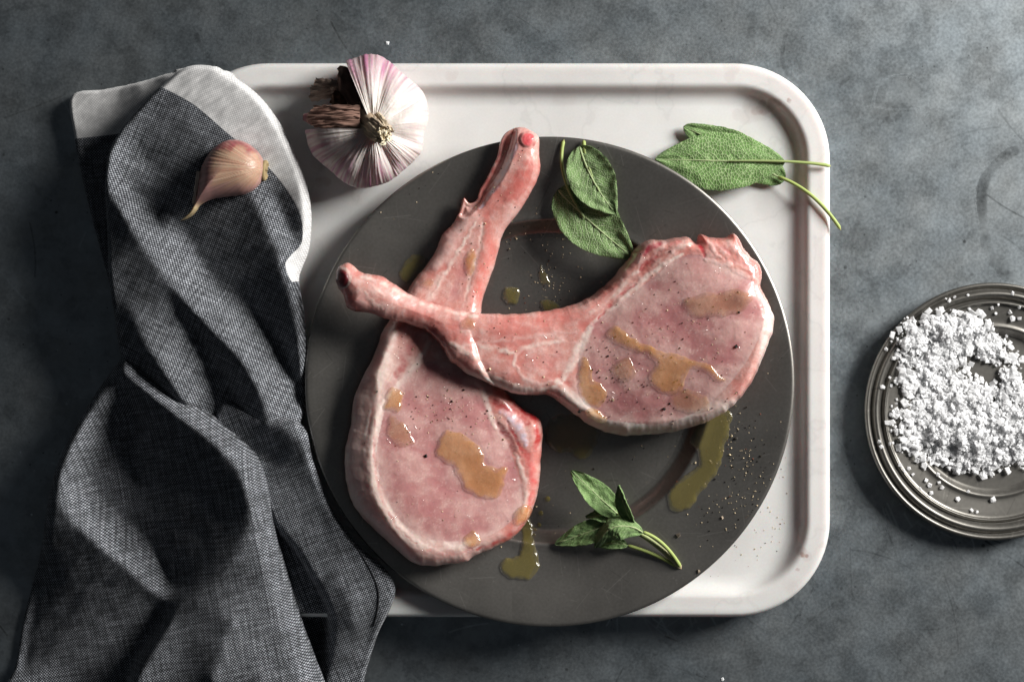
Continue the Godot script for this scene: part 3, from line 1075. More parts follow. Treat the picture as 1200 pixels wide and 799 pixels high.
				h[k] = base + 0.001 * (T * 0.42 + T * 0.58 * prof + mm * minf(d / 5.0, 1.0))
				low[k] = base + 0.001 * T * 0.42 * (1.0 - prof)
				if f.d[k] <= 0.0: low[k] = h[k]
				# colour
				var q: Vector3
				var r := 2
				if e > 0.0:
					r = 0
					var fib := n2.get_noise_2d(x * 0.8 + y * 0.3, y * 1.1 - x * 0.2) * 0.75
					q = loin.lerp(pale, clampf(0.14 + 0.7 * a + 0.45 * fib + 0.5 * ss(14, 0, e), 0.0, 0.85)).lerp(Vector3(0.42, 0.15, 0.155), clampf(-a * 1.1 + 0.05 - 0.3 * fib, 0.0, 0.7))
					q = q.lerp(fat, 0.45 * clampf(c * 1.2 + fib * 1.2 - 0.45, 0.0, 1.0))
				else:
					q = rib.lerp(pale, clampf(0.25 + 0.8 * b + 0.3 * c, 0.0, 0.8))
					q = q.lerp(Vector3(0.52, 0.12, 0.10), clampf(-a * 1.3 + 0.1, 0.0, 0.6))
					var fw := 0.0
					if lower:
						fw = ss(520, 480, x + absf(e) * 0.2) * ss(380, 450, y) + ss(600, 640, y) * ss(600, 560, x)
					else:
						fw = ss(455, 475, y - (x - 700.0) * 0.02) * ss(600, 640, x) + ss(880, 890, x) * ss(345, 365, y) + ss(640, 610, x) * ss(8, 4, d) * ss(425, 440, y)
					fw = clampf(fw, 0, 1)
					if fw > 0.5: r = 1
					var fc := (Vector3(0.72, 0.53, 0.47) if lower else Vector3(0.80, 0.66, 0.60)).lerp(Vector3(0.58, 0.31, 0.28) if lower else Vector3(0.66, 0.44, 0.40), clampf(0.32 + 1.0 * a + 0.6 * b + 0.5 * fib2.get_noise_2d(d * 2.2, x * 0.25 + y * 0.25), 0.0, 0.85))
					q = q.lerp(fc, fw)
				var sw := cd[k].a
				q = q.lerp(Vector3(cd[k].r, cd[k].g, cd[k].b), sw)
				# thin membranes and marbling: light threads following the grain
				var gx := x * 0.45 + y * 0.25
				var gy := y * 1.1 - x * 0.15
				if lower and y < 400:
					gx = y * 0.4 - x * 0.1
					gy = x * 1.1 + y * 0.55
				if e > 0.0:
					gx = x * 0.9
					gy = y * 0.55
				var th1 := pow(maxf(0.0, 1.0 - absf(fib2.get_noise_2d(gx * 0.7, gy * 0.7)) * 4.0), 3.0)
				var th2 := pow(maxf(0.0, 1.0 - absf(n2.get_noise_2d(gx + 900.0, gy)) * 4.5), 3.0) * clampf(0.3 + a * 2.0, 0.0, 1.0)
				q = q.lerp(Vector3(0.78, 0.60, 0.55), clampf((th1 * 0.12 + th2 * 0.16) * (0.25 if e > 0.0 else 1.0), 0.0, 0.6))
				h[k] += 0.00004 * (th1 + th2) * minf(d / 5.0, 1.0)
				# sawn bone ends
				var tip := p.distance_to(Vector2(403, 327)) if not lower else p.distance_to(Vector2(618, 165))
				if not lower and tip < 13.0:
					r = 3
					q = dark.lerp(Vector3(0.7, 0.5, 0.44), ss(8.5, 11.5, tip + b * 2.0)).lerp(Vector3(0.30, 0.03, 0.03), clampf(b, 0, 0.6))
					h[k] += 0.0004 * ss(9, 6, tip)
				if lower and tip < 11.0:
					r = 3
					q = Vector3(0.58, 0.07, 0.08).lerp(Vector3(0.74, 0.36, 0.32), ss(5.5, 9.0, tip + b * 3.0)).lerp(Vector3(0.25, 0.01, 0.02), clampf(b * 1.3, 0, 0.7))
					h[k] += 0.0009 * ss(11, 7, tip)
				q *= 1.0 + c * 0.07
				reg[k] = r
				col[k] = Color(q.x, q.y, q.z)
		chop_f.append(f)
		chop_h.append(h)
		var ms := relief(f, h, low, col, reg, 4, CREF)
		var t := thing("pork_chop", "raw pork chop lying underneath, its rib pointing up to the garlic" if lower else "raw pork chop lying on top, its rib pointing left over the other chop", "pork chop", P(520, 540, 0.02) if lower else P(790, 400, 0.02), "raw pork chops on the plate")
		for r in 4:
			if ms[r]:
				put(["loin_meat", "fat_rim", "rib_meat", "bone_end"][r], ms[r], mats[r], t)
		# clear beads and streaks added on the cut to catch glints
		var st := SurfaceTool.new()
		st.begin(Mesh.PRIMITIVE_TRIANGLES)
		st.set_smooth_group(0)
		for i in 300:
			var c := Vector2(rng.randf_range(f.x0, f.x0 + f.nx), rng.randf_range(f.y0, f.y0 + f.ny))
			if f.sample(f.d, c) < 9.0: continue
			var a := rng.randfn() * 0.35 + (1.2 if rng.randf() < 0.6 else 0.4)
			var lx := rng.randf_range(0.9, 1.9) * (3.0 if rng.randf() < 0.14 else 1.0)
			var ly := rng.randf_range(0.7, 1.3)
			var ring := []
			for u in 8:
				var o := Vector2(cos(TAU * u / 8) * lx, sin(TAU * u / 8) * ly).rotated(a)
				var rows := []
				for v in [1.0, 0.62, 0.0]:
					var p2: Vector2 = c + o * v
					rows.append(P(p2.x, p2.y, f.sample(h, p2) + 0.00003 + ly * S * 0.62 * (1.0 - v * v), CREF))
				ring.append(rows)
			for u in 8:
				var r0: Array = ring[u]
				var r1: Array = ring[(u + 1) % 8]
				for q in [r0[0], r1[0], r0[1], r1[0], r1[1], r0[1], r0[1], r1[1], r0[2]]:
					st.add_vertex(q)
		st.generate_normals()
		var wet := std(Vector3(1, 1, 1), 0.05)
		wet.albedo_color.a = 0.03
		wet.transparency = BaseMaterial3D.TRANSPARENCY_ALPHA
		put("glint_beads", st.commit(), wet, t).set_meta("kind", "stuff")

func chop_y(p: Vector2, which: int) -> float:
	return chop_f[which].sample(chop_h[which], p)

# ------------------------------------------------------------------ garlic
func garlic_bulb() -> void:
	var t := thing("garlic_bulb", "whole garlic bulb with purple streaked papery skin torn open at its left", "garlic", P(430, 142, 0.014))
	var m := vcol(0.5, 0.45)
	m.subsurf_scatter_enabled = true
	m.subsurf_scatter_strength = 0.12
	bump(m, tex_l(noise(91, 0.02, 3), 128), 0.02, 90.0)
	var N := Vector2(440, 155)
	var ref := 0.034
	var ring := v2([404, 70, 415, 66, 430, 62, 442, 63, 455, 70, 466, 80, 474, 87, 485, 96, 496, 108, 501, 125, 501, 140, 496, 156, 494, 175, 485, 187, 475, 196, 462, 207, 450, 214, 435, 218, 422, 220, 410, 217, 397, 209, 387, 200, 375, 190, 365, 180, 359, 166, 356, 152])
	var edge := curve(ring, false, 1.0)
	var an := PackedFloat32Array()
	var ra := PackedFloat32Array()
	var last := -10.0
	for p in edge:
		var q := p - N
		var a := atan2(q.y, q.x)
		while a < last - 1.0: a += TAU
		if a > last:
			last = a
			an.append(a)
			ra.append(q.length())
	var nu := 260
	var nv := 76
	var n1 := noise(92, 1.0, 3)
	var lobes := [-1.75, -1.05, -0.2, 0.75, 1.5, 2.3, 3.05]
	var pts := PackedVector3Array()
	var cols := PackedColorArray()
	for layer in 1:
		for v in nv:
			for u in nu:
				var a := lerpf(an[0], an[an.size() - 1], float(u) / (nu - 1))
				var k := an.bsearch(a)
				k = clampi(k, 1, an.size() - 1)
				var R := lerpf(ra[k - 1], ra[k], clampf((a - an[k - 1]) / maxf(1e-4, an[k] - an[k - 1]), 0, 1))
				var s := float(v) / (nv - 1) * 1.45
				var near := 9.0
				for l in lobes:
					near = minf(near, absf(a - l))
				var lob := cos(clampf(near / 0.46, 0, 1) * PI / 2)
				var calm := 1.0 - 0.75 * ss(-1.5, -1.1, a) * ss(0.5, 0.1, a)
				var pleat := n1.get_noise_2d(a * 20.0, 3.0 + s * 0.6) * calm
				var fine := n1.get_noise_2d(a * 90.0, s * 1.5)
				var rr: float
				var yy: float
				if s <= 1.0:
					var q := lerpf(0.10, 1.0, s)
					rr = q * R
					yy = 31.0 + (47.0 - 31.0) * pow(1.0 - pow(q, 2.3), 0.62) - 3.0 * ss(0.35, 0.1, q) * 0.0
					yy += (lob - 0.6) * 3.4 * ss(0.2, 0.6, q) * ss(1.0, 0.8, q) + pleat * 0.7 * ss(0.1, 0.3, q) + fine * 0.12 * calm
				else:
					var q := (s - 1.0) / 0.45
					rr = R * (1.0 - 0.62 * q * q)
					yy = 31.0 - 16.8 * sin(q * PI / 2)
				rr *= 1.0 + 0.012 * pleat
				# torn margin
				if u < 4:
					rr += n1.get_noise_2d(s * 40.0, 7.0) * 2.5
					yy += 0.8
				pts.append(P(N.x + cos(a) * rr, N.y + sin(a) * rr, yy * 0.001, ref))
				var purple := clampf(ss(0.25, 0.95, s) * (0.25 + 0.95 * n1.get_noise_2d(a * 14.0 + 40.0, s * 0.7) + 0.5 * fine + 0.25 * pleat), 0.0, 1.0)
				if a > 1.1: purple = clampf(purple * 1.25 + 0.08, 0, 1)
				if a > -0.9 and a < 0.7: purple *= 0.55
				if a < -1.2: purple = clampf(purple + 0.42 * ss(0.3, 0.9, s), 0, 1)
				var c := Vector3(0.66, 0.61, 0.57).lerp(Vector3(0.36, 0.11, 0.22), purple * 0.9)
				c = c.lerp(Vector3(0.50, 0.34, 0.20), clampf(ss(0.25, 0.0, s) * 0.4 + maxf(0.0, -pleat) * 0.35, 0, 0.7))
				c *= 1.0 + 0.12 * fine
				cols.append(Color(c.x, c.y, c.z))
	put("papery_skin", sheet(pts, nu, nv, false, cols), m, t)
	# dry brown hollow where the skin is missing
	var brown := vcol(0.8, 0.3)
	pts = PackedVector3Array()
	cols = PackedColorArray()
	for v in 24:
		for u in 40:
			var a := lerpf(-PI - 0.30, -1.80, u / 39.0)
			var q := v / 23.0
			var R := 62.0 + 12.0 * sin(u * 0.7) * 0.3
			var rr := R * (0.12 + 0.88 * q)
			var y := lerpf(43.0, 15.0, pow(q, 1.4)) + n1.get_noise_2d(u * 1.3, q * 2.0) * 2.4
			pts.append(P(N.x + cos(a) * rr, N.y + sin(a) * rr, y * 0.001, ref))
			var b := 0.5 + n1.get_noise_2d(u * 3.0, q)
			cols.append(Color(0.20 + 0.08 * b, 0.135 + 0.06 * b, 0.10 + 0.05 * b))
	put("inner_skin", sheet(pts, 40, 24, false, cols), brown, t)
	var dry := vcol(0.75, 0.3)
	# exposed clove at the left
	var line := PackedVector3Array()
	var rad := PackedFloat32Array()
	var cc := PackedColorArray()
	for i in 26:
		var s := i / 25.0
		line.append(P(lerpf(355.5, 432.0, s), lerpf(137.0, 142.0, s) + 2.0 * sin(s * 3.0), lerpf(0.0335, 0.040, s), ref))
		rad.append((14.5 * pow(clampf(sin(PI * clampf(0.03 + 0.97 * (1.0 - s * 0.72), 0, 1)), 0, 1), 0.45) if s < 0.4 else 14.5 * (1.0 - 0.35 * (s - 0.4))) * S)
		var br := n1.get_noise_2d(s * 9.0, 70.0)
		var c := Vector3(0.20, 0.08, 0.10).lerp(Vector3(0.42, 0.26, 0.16), clampf(ss(0.05, 0.4, s) + br * 0.8, 0, 1))
		cc.append(Color(c.x, c.y, c.z))
		rad[i] *= 1.0 + 0.12 * n1.get_noise_2d(s * 3.0, 33.0)
	rad[0] = 0.0016
	put("bare_clove", tube(line, rad, 28, 0.8, cc), m, t)
	for i in 6:
		var y0 := 129.0 + i * 3.4
		strip(t, "skin_strip", P(424, y0 + 3, 0.0462, ref), P(396, y0 + 0.4 * (i % 3), 0.0462 + 0.0008 * sin(i), ref), P(361 + 3.0 * absf(i - 2.5), y0 + 1, 0.0395, ref), 0.0017, Vector3(0.31, 0.185, 0.145) * (0.85 + 0.06 * (i * 5 % 7)), dry, 90 + i)
	# loose strips of skin sticking out to the left
	for i in 5:
		var y0 := 94.0 + i * 4.2
		var a := P(404.0 + i, 99.0 + i * 2.0, 0.033 - i * 0.001, ref)
		var c := P([367.0, 372.0, 362.0, 366.0, 360.0][i], y0, 0.030 - i * 0.0015, ref)
		strip(t, "skin_strip", a, a.lerp(c, 0.5) + Vector3(0, 0.002, 0), c, 0.0018 + 0.0004 * (i % 2), Vector3(0.36, 0.27, 0.22) * (0.8 + 0.12 * i), dry, 3 + i)
	strip(t, "skin_strip", P(405, 78, 0.034, ref), P(402, 95, 0.038, ref), P(418, 124, 0.041, ref), 0.0035, Vector3(0.15, 0.09, 0.07), dry, 12)
	strip(t, "skin_strip", P(398, 100, 0.030, ref), P(400, 112, 0.033, ref), P(392, 124, 0.030, ref), 0.004, Vector3(0.15, 0.09, 0.06), dry, 13)
	# dried neck, cut short
	var neck := PackedVector3Array()
	var nr := PackedFloat32Array()
	var nc := PackedColorArray()
	for i in 12:
		var s := i / 11.0
		neck.append(P(lerpf(430, 451, s), lerpf(138, 162, s), lerpf(0.040, 0.0535, pow(s, 0.7)), ref))
		nr.append(lerpf(9.5, 6.0, s) * S)
		var c := Vector3(0.40, 0.30, 0.22).lerp(Vector3(0.60, 0.46, 0.30), s)
		nc.append(Color(c.x, c.y, c.z))
	nr[11] = 0.0002
	neck[11] = neck[10] + Vector3(0.0001, 0.0001, 0.0001)
	put("neck", tube(neck, nr, 18, 1.0, nc), dry, t)
	for i in 22:
		var b := TAU * i / 22.0 + rng.randf() * 0.2
		var o := Vector2(cos(b), sin(b))
		var a := P(434 + o.x * 11, 143 + o.y * 11, 0.042 + 0.001 * rng.randf(), ref)
		var c := P(452 + o.x * rng.randf_range(5, 10), 163 + o.y * rng.randf_range(6, 11), rng.randf_range(0.052, 0.0565), ref)
		var shade := Vector3(0.46, 0.36, 0.27).lerp(Vector3(0.72, 0.60, 0.42), rng.randf())
		strip(t, "neck_strip", a, a.lerp(c, 0.6) + Vector3(o.x * 0.001, 0.001, o.y * 0.001), c, rng.randf_range(0.0009, 0.0019), shade, dry, 20 + i)
	for i in 7:
		var c := P(453 + rng.randfn() * 5, 165 + rng.randfn() * 5, 0.0545, ref)
		strip(t, "neck_core", c, c + Vector3(0.0006, 0.0012, 0.0006), c + Vector3(rng.randfn() * 0.001, 0.0022, rng.randfn() * 0.001), 0.0013, Vector3(0.86, 0.76, 0.56), dry, 60 + i)

# a crinkled strip of dry skin
func strip(parent: Node3D, called: String, a: Vector3, b: Vector3, c: Vector3, half: float, color: Vector3, mat: Material, seed_: int) -> void:
	var line := bez(a, b, c, 14)
	var n := noise(seed_, 1.0, 2)
	var pts := PackedVector3Array()
	var cols := PackedColorArray()
	for i in 14:
		var tan := (line[mini(i + 1, 13)] - line[maxi(i - 1, 0)]).normalized()
		var side := tan.cross(Vector3.UP)
		side = side.normalized() if side.length() > 0.05 else Vector3.RIGHT
		var up := side.cross(tan)
		for u in 14:
			var w := (u if u < 7 else 13 - u) / 3.0 - 1.0
			var lift := n.get_noise_2d(w * 1.6, i * 0.12) * half * 0.9 - w * w * half * 0.35
			var ragged := half * (1.0 + 0.35 * n.get_noise_2d(i * 0.5, 9.0))
			pts.append(line[i] + side * w * ragged + up * (lift + (0.00012 if u < 7 else -0.00012)))
			var s := 1.0 + 0.5 * n.get_noise_2d(w * 4.0, i * 0.05)
			cols.append(Color(color.x * s, color.y * s, color.z * s))
	put(called, sheet(pts, 14, 14, true, cols), mat, parent)

func garlic_clove() -> void:
	var base := nap_y(Vector2(272, 200)) - 0.0035
	var m := vcol(0.40, 0.5)
	m.subsurf_scatter_enabled = true
	m.subsurf_scatter_strength = 0.08
	var t := thing("garlic_clove", "single unpeeled garlic clove with pinkish tan skin resting on the napkin", "garlic clove", P(268, 198, base, 0.04))
	var ref := 0.042
	var poly := curve(v2([307, 188, 303, 180, 296, 172, 285, 165, 273, 162, 261, 164, 251, 170, 243, 178, 237, 187, 233, 196, 231, 206, 229, 217, 227, 228, 224, 238, 219, 247, 213, 253, 207, 257, 214, 255.5, 222, 251, 227, 246, 231, 240, 238, 235.5, 247, 232, 258, 230, 271, 228.5, 284, 226.5, 294, 222, 301, 216, 305, 209, 308, 199]), true, 1.0)
	var f := Field.new(poly, bounds(poly, 5.0), 0.8)
	var n := f.nx * f.ny
	var h := PackedFloat32Array()
	h.resize(n)
	var low := PackedFloat32Array()
	low.resize(n)
	var col := PackedColorArray()
	col.resize(n)
	var reg := PackedByteArray()
	reg.resize(n)
	var st := noise(96, 0.02, 4)
	var bl := noise(97, 0.05, 3)
	var root := Vector2(309, 198)
	for j in f.ny:
		for i in f.nx:
			var k := j * f.nx + i
			var p := Vector2(f.x0 + i * f.g, f.y0 + j * f.g)
			var d := maxf(f.d[k], 0.0)
			var q := p - root
			var along := q.length()
			var ang := atan2(q.y, -q.x)
			var s := st.get_noise_2d(ang * 300.0, along * 0.25)
			var s2 := st.get_noise_2d(ang * 900.0 + 70.0, along * 0.5)
			var t1 := minf(d / 31.0, 1.0)
			var mm := 11.0 * sqrt(1.0 - pow(1.0 - t1, 2.0))
			# the skin folds over in a ridge near the upper edge, and the clove has one flatter side
			var off := p.y - (162.0 + pow(absf(p.x - 272.0) / 12.0, 2.0))
			mm += 0.5 * exp(-pow((off - 11.0) / 4.0, 2.0)) * ss(2, 8, d) + s2 * 0.22 * ss(0, 6, d)
			var lift := 4.5 * ss(215, 245, p.x)
			h[k] = base + 0.001 * (lift * 0.6 + 3.5 + mm)
			low[k] = base + 0.001 * (lift * 0.6 + 3.5 - 4.5 * sqrt(1.0 - pow(1.0 - t1, 2.0)))
			var c := Vector3(0.42, 0.245, 0.17).lerp(Vector3(0.52, 0.36, 0.25), clampf(0.5 + s * 1.4, 0, 1))
			c = c.lerp(Vector3(0.40, 0.21, 0.20), clampf(ss(262, 236, p.x + bl.get_noise_2d(p.x, p.y) * 16.0) + ss(212, 224, p.y + s * 10.0) * 0.8, 0.0, 0.9))
			c = c.lerp(Vector3(0.27, 0.060, 0.070), clampf(ss(17, 6, off + bl.get_noise_2d(p.x, p.y) * 9.0) * 0.85 + maxf(0.0, s2) * 0.5 * ss(60, 20, along), 0, 0.9))
			c = c.lerp(Vector3(0.44, 0.25, 0.23), ss(3.5, 1.5, d) * 0.6)
			c = c.lerp(Vector3(0.50, 0.38, 0.22), ss(232, 244, p.y) * ss(246, 236, p.x))
			c *= 1.0 + 0.35 * s2
			col[k] = Color(maxf(c.x, 0.02), maxf(c.y, 0.02), maxf(c.z, 0.02))
	put("clove_skin", relief(f, h, low, col, reg, 1, ref)[0], m, t)
	var e := vcol(0.85, 0.2)
	var n1 := noise(98, 1.0, 3)
	var pts := PackedVector3Array()
	var cols := PackedColorArray()
	for v in 10:
		for u in 24:
			var a := -TAU * u / 24
			var r := 12.0 * [0.85, 1.0, 1.04, 1.0, 0.9, 0.72, 0.66, 0.5, 0.25, 0.01][v] as float
			var x := 305.0 + [0.0, 1.5, 3.0, 4.6, 5.6, 6.0, 4.8, 4.4, 4.2, 4.0][v] as float
			pts.append(P(x - sin(a) * 1.5 + cos(a) * 1.0, 198.5 - cos(a) * r, base + 0.0065 + sin(a) * r * 0.6 * S, ref))
			var g := 0.75 + 0.5 * n1.get_noise_2d(u, v)
			cols.append(Color(0.42 * g, 0.32 * g, 0.17 * g))
	put("root_end", sheet(pts, 24, 10, true, cols), e, t)
	strip(t, "skin_flake", P(231, 200, base + 0.0095, ref), P(228, 218, base + 0.009, ref), P(225, 238, base + 0.0075, ref), 0.0008, Vector3(0.60, 0.50, 0.42), e, 31)

# ------------------------------------------------------------------ sage
var leaf_mat: Array = []
var stem_mat: StandardMaterial3D
func leaf_materials() -> void:
	var w := 512
	var h := 256
	for kind in 2:
		var cn := noise(100 + kind, 0.085 - 0.010 * kind, 1, FastNoiseLite.TYPE_CELLULAR)
		cn.cellular_return_type = FastNoiseLite.RETURN_DISTANCE2_SUB
		cn.cellular_jitter = 0.9
		var big := noise(104, 0.01, 3)
		var out := PackedByteArray()
		out.resize(w * h * 3)
		var hm := PackedByteArray()
		hm.resize(w * h * 3)
		for y in h:
			for x in w:
				var u := float(x) / w
				var v := (float(y) / h) * 2.0 - 1.0
				var av := absf(v)
				var cell := clampf((cn.get_noise_2d(x * 1.15, y * 0.8) + 1.0) * 1.7, 0, 1)
				var ph := (u - 0.26 * pow(av, 0.9) + 0.02 * sin(av * 9.0)) * 11.0 + (0.35 if v > 0 else 0.0)
				var fr := absf(ph - round(ph))
				var vein := clampf(1.0 - fr / (0.11 - 0.06 * av), 0, 1) * (1.0 - 0.55 * av)
				var mid := clampf(1.0 - av / (0.055 * (1.15 - u)), 0, 1)
				var b := big.get_noise_2d(x, y)
				var line := maxf(mid, maxf(vein * (0.9 if kind == 0 else 0.55), (1.0 - ss(0.0, 0.42, cell)) * 0.75))
				var c := Vector3(0.155, 0.265, 0.085) * (1.0 + 0.25 * b) if kind == 0 else Vector3(0.135, 0.255, 0.070) * (1.0 + 0.25 * b)
				c = c.lerp(Vector3(0.56, 0.66, 0.40) if kind == 0 else Vector3(0.54, 0.66, 0.36), line * 0.95)
				var k := (y * w + x) * 3
				var s := Color(c.x, c.y, c.z).linear_to_srgb()
				out[k] = int(s.r * 255)
				out[k + 1] = int(s.g * 255)
				out[k + 2] = int(s.b * 255)
				var e := clampi(int(255 * (0.25 + 0.35 * ss(0.0, 0.6, cell) + (0.45 if kind == 0 else -0.2) * maxf(mid, vein))), 0, 255)
				hm[k] = e
				hm[k + 1] = e
				hm[k + 2] = e
		var m := std(Vector3.ONE, 0.72, 0.0, 0.35)
		m.albedo_texture = ImageTexture.create_from_image(Image.create_from_data(w, h, false, Image.FORMAT_RGB8, out))
		m.heightmap_enabled = true
		m.heightmap_scale = 0.045
		m.heightmap_texture = ImageTexture.create_from_image(Image.create_from_data(w, h, false, Image.FORMAT_RGB8, hm))
		m.rim_enabled = true
		m.rim = 0.35
		m.backlight_enabled = true
		m.backlight = Color(0.25, 0.32, 0.12)
		leaf_mat.append(m)
	stem_mat = vcol(0.55, 0.4)

func blade(parent: Node3D, kind: int, a: Vector3, b: Vector3, c: Vector3, half: float, cup: float, roll: float, blunt := 0.62, called := "blade", skew := 0.88) -> void:
	var nu := 64
	var nv := 18
	var line := bez(a, b, c, nu)
	var wav := noise(int(a.x * 1e5) + 7, 1.0, 2)
	var pts := PackedVector3Array()
	var uvs := PackedVector2Array()
	for i in nu:
		var t := float(i) / (nu - 1)
		var w := half * pow(maxf(sin(PI * pow(clampf(t, 0.0, 1.0), skew)), 0.0), blunt) * (1.0 - 0.22 * ss(0.55, 1.0, t)) + 0.0002
		var tan := (line[mini(i + 1, nu - 1)] - line[maxi(i - 1, 0)]).normalized()
		var side := tan.cross(Vector3.UP).normalized().rotated(tan, roll)
		var up := side.cross(tan)
		for u in nv * 2:
			var top := u < nv
			var q := (u if top else nv * 2 - 1 - u) / (nv - 1.0) * 2.0 - 1.0
			var edge := absf(q)
			var lift := cup * q * q * w + wav.get_noise_2d(t * 3.0, q * 1.2) * 0.0009 + wav.get_noise_2d(t * 9.0 + 50.0, q * 3.0) * 0.00035 * edge
			lift += 0.00016 * cos((t - 0.26 * edge) * 11.0 * TAU) * (1.0 - edge) * (1.0 if kind == 0 else -1.0)
			var th := 0.00022 * (1.0 if top else -1.0)
			pts.append(line[i] + side * q * w * (1.0 + 0.03 * wav.get_noise_2d(t * 14.0, signf(q) * 5.0)) + up * (lift + th))
			uvs.append(Vector2(t, q * 0.5 + 0.5))
	put(called, sheet(pts, nv * 2, nu, true, PackedColorArray(), uvs), leaf_mat[kind], parent)
	var rib := PackedVector3Array()
	var cc := PackedColorArray()
	for i in range(0, nu - 2, 2):
		var tan := (line[i + 1] - line[maxi(i - 1, 0)]).normalized()
		var side := tan.cross(Vector3.UP).normalized().rotated(tan, roll)
		var t := float(i) / (nu - 1)
		rib.append(line[i] + side.cross(tan) * (0.00030 + wav.get_noise_2d(t * 3.0, 0.0) * 0.0009 + 0.00016 * cos(t * 11.0 * TAU) * (1.0 if kind == 0 else -1.0)))
		cc.append(Color(0.40, 0.48, 0.25))
	put("midrib", tube(rib, radii(rib.size(), 0.00055 * minf(1.0, half / 0.008), 0.00015), 8, 0.7, cc), stem_mat, parent)

func stalk(parent: Node3D, a: Vector3, b: Vector3, c: Vector3, r0: float, r1: float, c0: Vector3, c1: Vector3, called := "stem") -> void:
	var cc := PackedColorArray()
	for i in 24:
		var q := c0.lerp(c1, i / 23.0)
		if i < 1: q = q.lerp(Vector3(0.32, 0.22, 0.10), 0.8)
		cc.append(Color(q.x, q.y, q.z))
	put(called, tube(bez(a, b, c, 24), radii(24, r0, r1), 10, 1.0, cc), stem_mat, parent)

func sage() -> void:
	leaf_materials()
	var g0 := Vector3(0.36, 0.44, 0.13)
	var g1 := Vector3(0.30, 0.38, 0.17)
	# pair on the plate
	var r := 0.028
	var t := thing("sage_leaf", "larger sage leaf on the plate with curved bare stem, its tip touching the chop", "sage leaf", P(695, 260, 0.026), "loose sage leaves")
	blade(t, 0, P(654, 222, 0.0275, r), P(690, 262, 0.0310, r), P(741, 301, 0.0300, r), 0.0122, 0.10, 0.14, 0.55)
	stalk(t, P(661, 163, 0.0285, r), P(649, 205, 0.0295, r), P(686, 257, 0.0304, r), 0.00085, 0.0006, g0, g1)
	t = thing("sage_leaf", "smaller sage leaf on the plate overlapping the larger one at its tip", "sage leaf", P(700, 210, 0.028), "loose sage leaves")
	blade(t, 0, P(679, 172, 0.0305, r), P(690, 215, 0.0360, r), P(721, 251, 0.0330, r), 0.0102, 0.16, 0.10, 0.60)
	stalk(t, P(684, 164, 0.0295, r), P(684, 190, 0.0325, r), P(702, 226, 0.0344, r), 0.0009, 0.0006, g0, g1)
	# pair on the board
	r = 0.021
	t = thing("sage_leaf", "sage leaf lying half hidden under another leaf on the board, stem hanging over edge", "sage leaf", P(870, 190, 0.0145), "loose sage leaves")
	blade(t, 1, P(921, 211, 0.0170, r), P(870, 178, 0.0175, r), P(802, 147, 0.0170, r), 0.0090, 0.05, -0.05, 0.5, "blade", 0.95)
	stalk(t, P(986, 270, 0.0215, r), P(955, 222, 0.0235, r), P(912, 206, 0.0185, r), 0.0009, 0.0008, g0, g0)
	t = thing("sage_leaf", "uppermost broad sage leaf on the white board, its stem crossing the rim", "sage leaf", P(845, 187, 0.0165), "loose sage leaves")
	blade(t, 1, P(920, 190, 0.0225, r), P(845, 189, 0.0235, r), P(768, 186, 0.0190, r), 0.0133, -0.10, 0.06, 0.68, "blade", 1.05)
	stalk(t, P(974, 195, 0.0222, r), P(940, 188, 0.0245, r), P(850, 189, 0.0232, r), 0.00085, 0.0004, g0, g1)
	# sprig on the plate
	r = 0.028
	t = thing("sage_sprig", "small sage sprig with several narrow leaves on the lower part of the plate", "sage sprig", P(735, 620, 0.022))
	var foot := P(799, 667, 0.0275, r)
	stalk(t, foot, P(775, 640, 0.0285, r), P(748, 624, 0.030, r), 0.0012, 0.0011, Vector3(0.42, 0.36, 0.24), Vector3(0.34, 0.42, 0.16))
	stalk(t, P(798, 665, 0.0285, r), P(778, 630, 0.032, r), P(752, 622, 0.033, r), 0.0009, 0.0008, g0, g0)
	stalk(t, P(794, 664, 0.0270, r), P(768, 648, 0.0275, r), P(735, 639, 0.0275, r), 0.0009, 0.0007, g0, g0)
	stalk(t, P(751, 626, 0.0310, r), P(740, 610, 0.034, r), P(722, 600, 0.0325, r), 0.0007, 0.0006, g0, g0)
	blade(t, 1, P(725, 603, 0.0320, r), P(702, 582, 0.0350, r), P(669, 551, 0.0310, r), 0.0058, 0.25, 0.25, 0.6)
	blade(t, 1, P(742, 612, 0.0330, r), P(728, 590, 0.0390, r), P(724, 566, 0.0400, r), 0.0034, 0.5, -0.75, 0.7)
	blade(t, 1, P(724, 610, 0.0310, r), P(706, 601, 0.0330, r), P(686, 605, 0.0310, r), 0.0030, 0.3, 0.5, 0.7)
	blade(t, 1, P(720, 612, 0.0315, r), P(690, 622, 0.0320, r), P(651, 638, 0.0250, r), 0.0052, 0.2, 0.1, 0.6)
	blade(t, 1, P(753, 623, 0.0335, r), P(715, 598, 0.0440, r), P(698, 641, 0.0300, r), 0.0056, -0.5, 0.35, 0.6)
	blade(t, 1, P(736, 639, 0.0275, r), P(720, 636, 0.0290, r), P(697, 640, 0.0260, r), 0.0026, 0.3, 0.5, 0.7)

# ------------------------------------------------------------------ salt
func heap(p: Vector2) -> float:
	var s := 0.0
	for q in [[1108, 395, 36, 25, 6.5], [1066, 398, 13, 16, 3.6], [1140, 385, 18, 16, 3.0], [1088, 440, 26, 24, 4.5], [1112, 500, 44, 33, 8.0], [1165, 522, 40, 27, 6.0], [1168, 408, 26, 15, 3.2], [1192, 440, 14, 22, 3.0], [1150, 462, 22, 18, 2.0], [1128, 455, 14, 22, 2.5], [1205, 505, 25, 30, 5.0], [1190, 475, 18, 22, 2.6], [1150, 470, 16, 16, 1.4]]:
		var d := Vector2((p.x - q[0]) / q[2], (p.y - q[1]) / q[3]).length_squared()
		s += q[4] * exp(-d * 0.9)
	return s

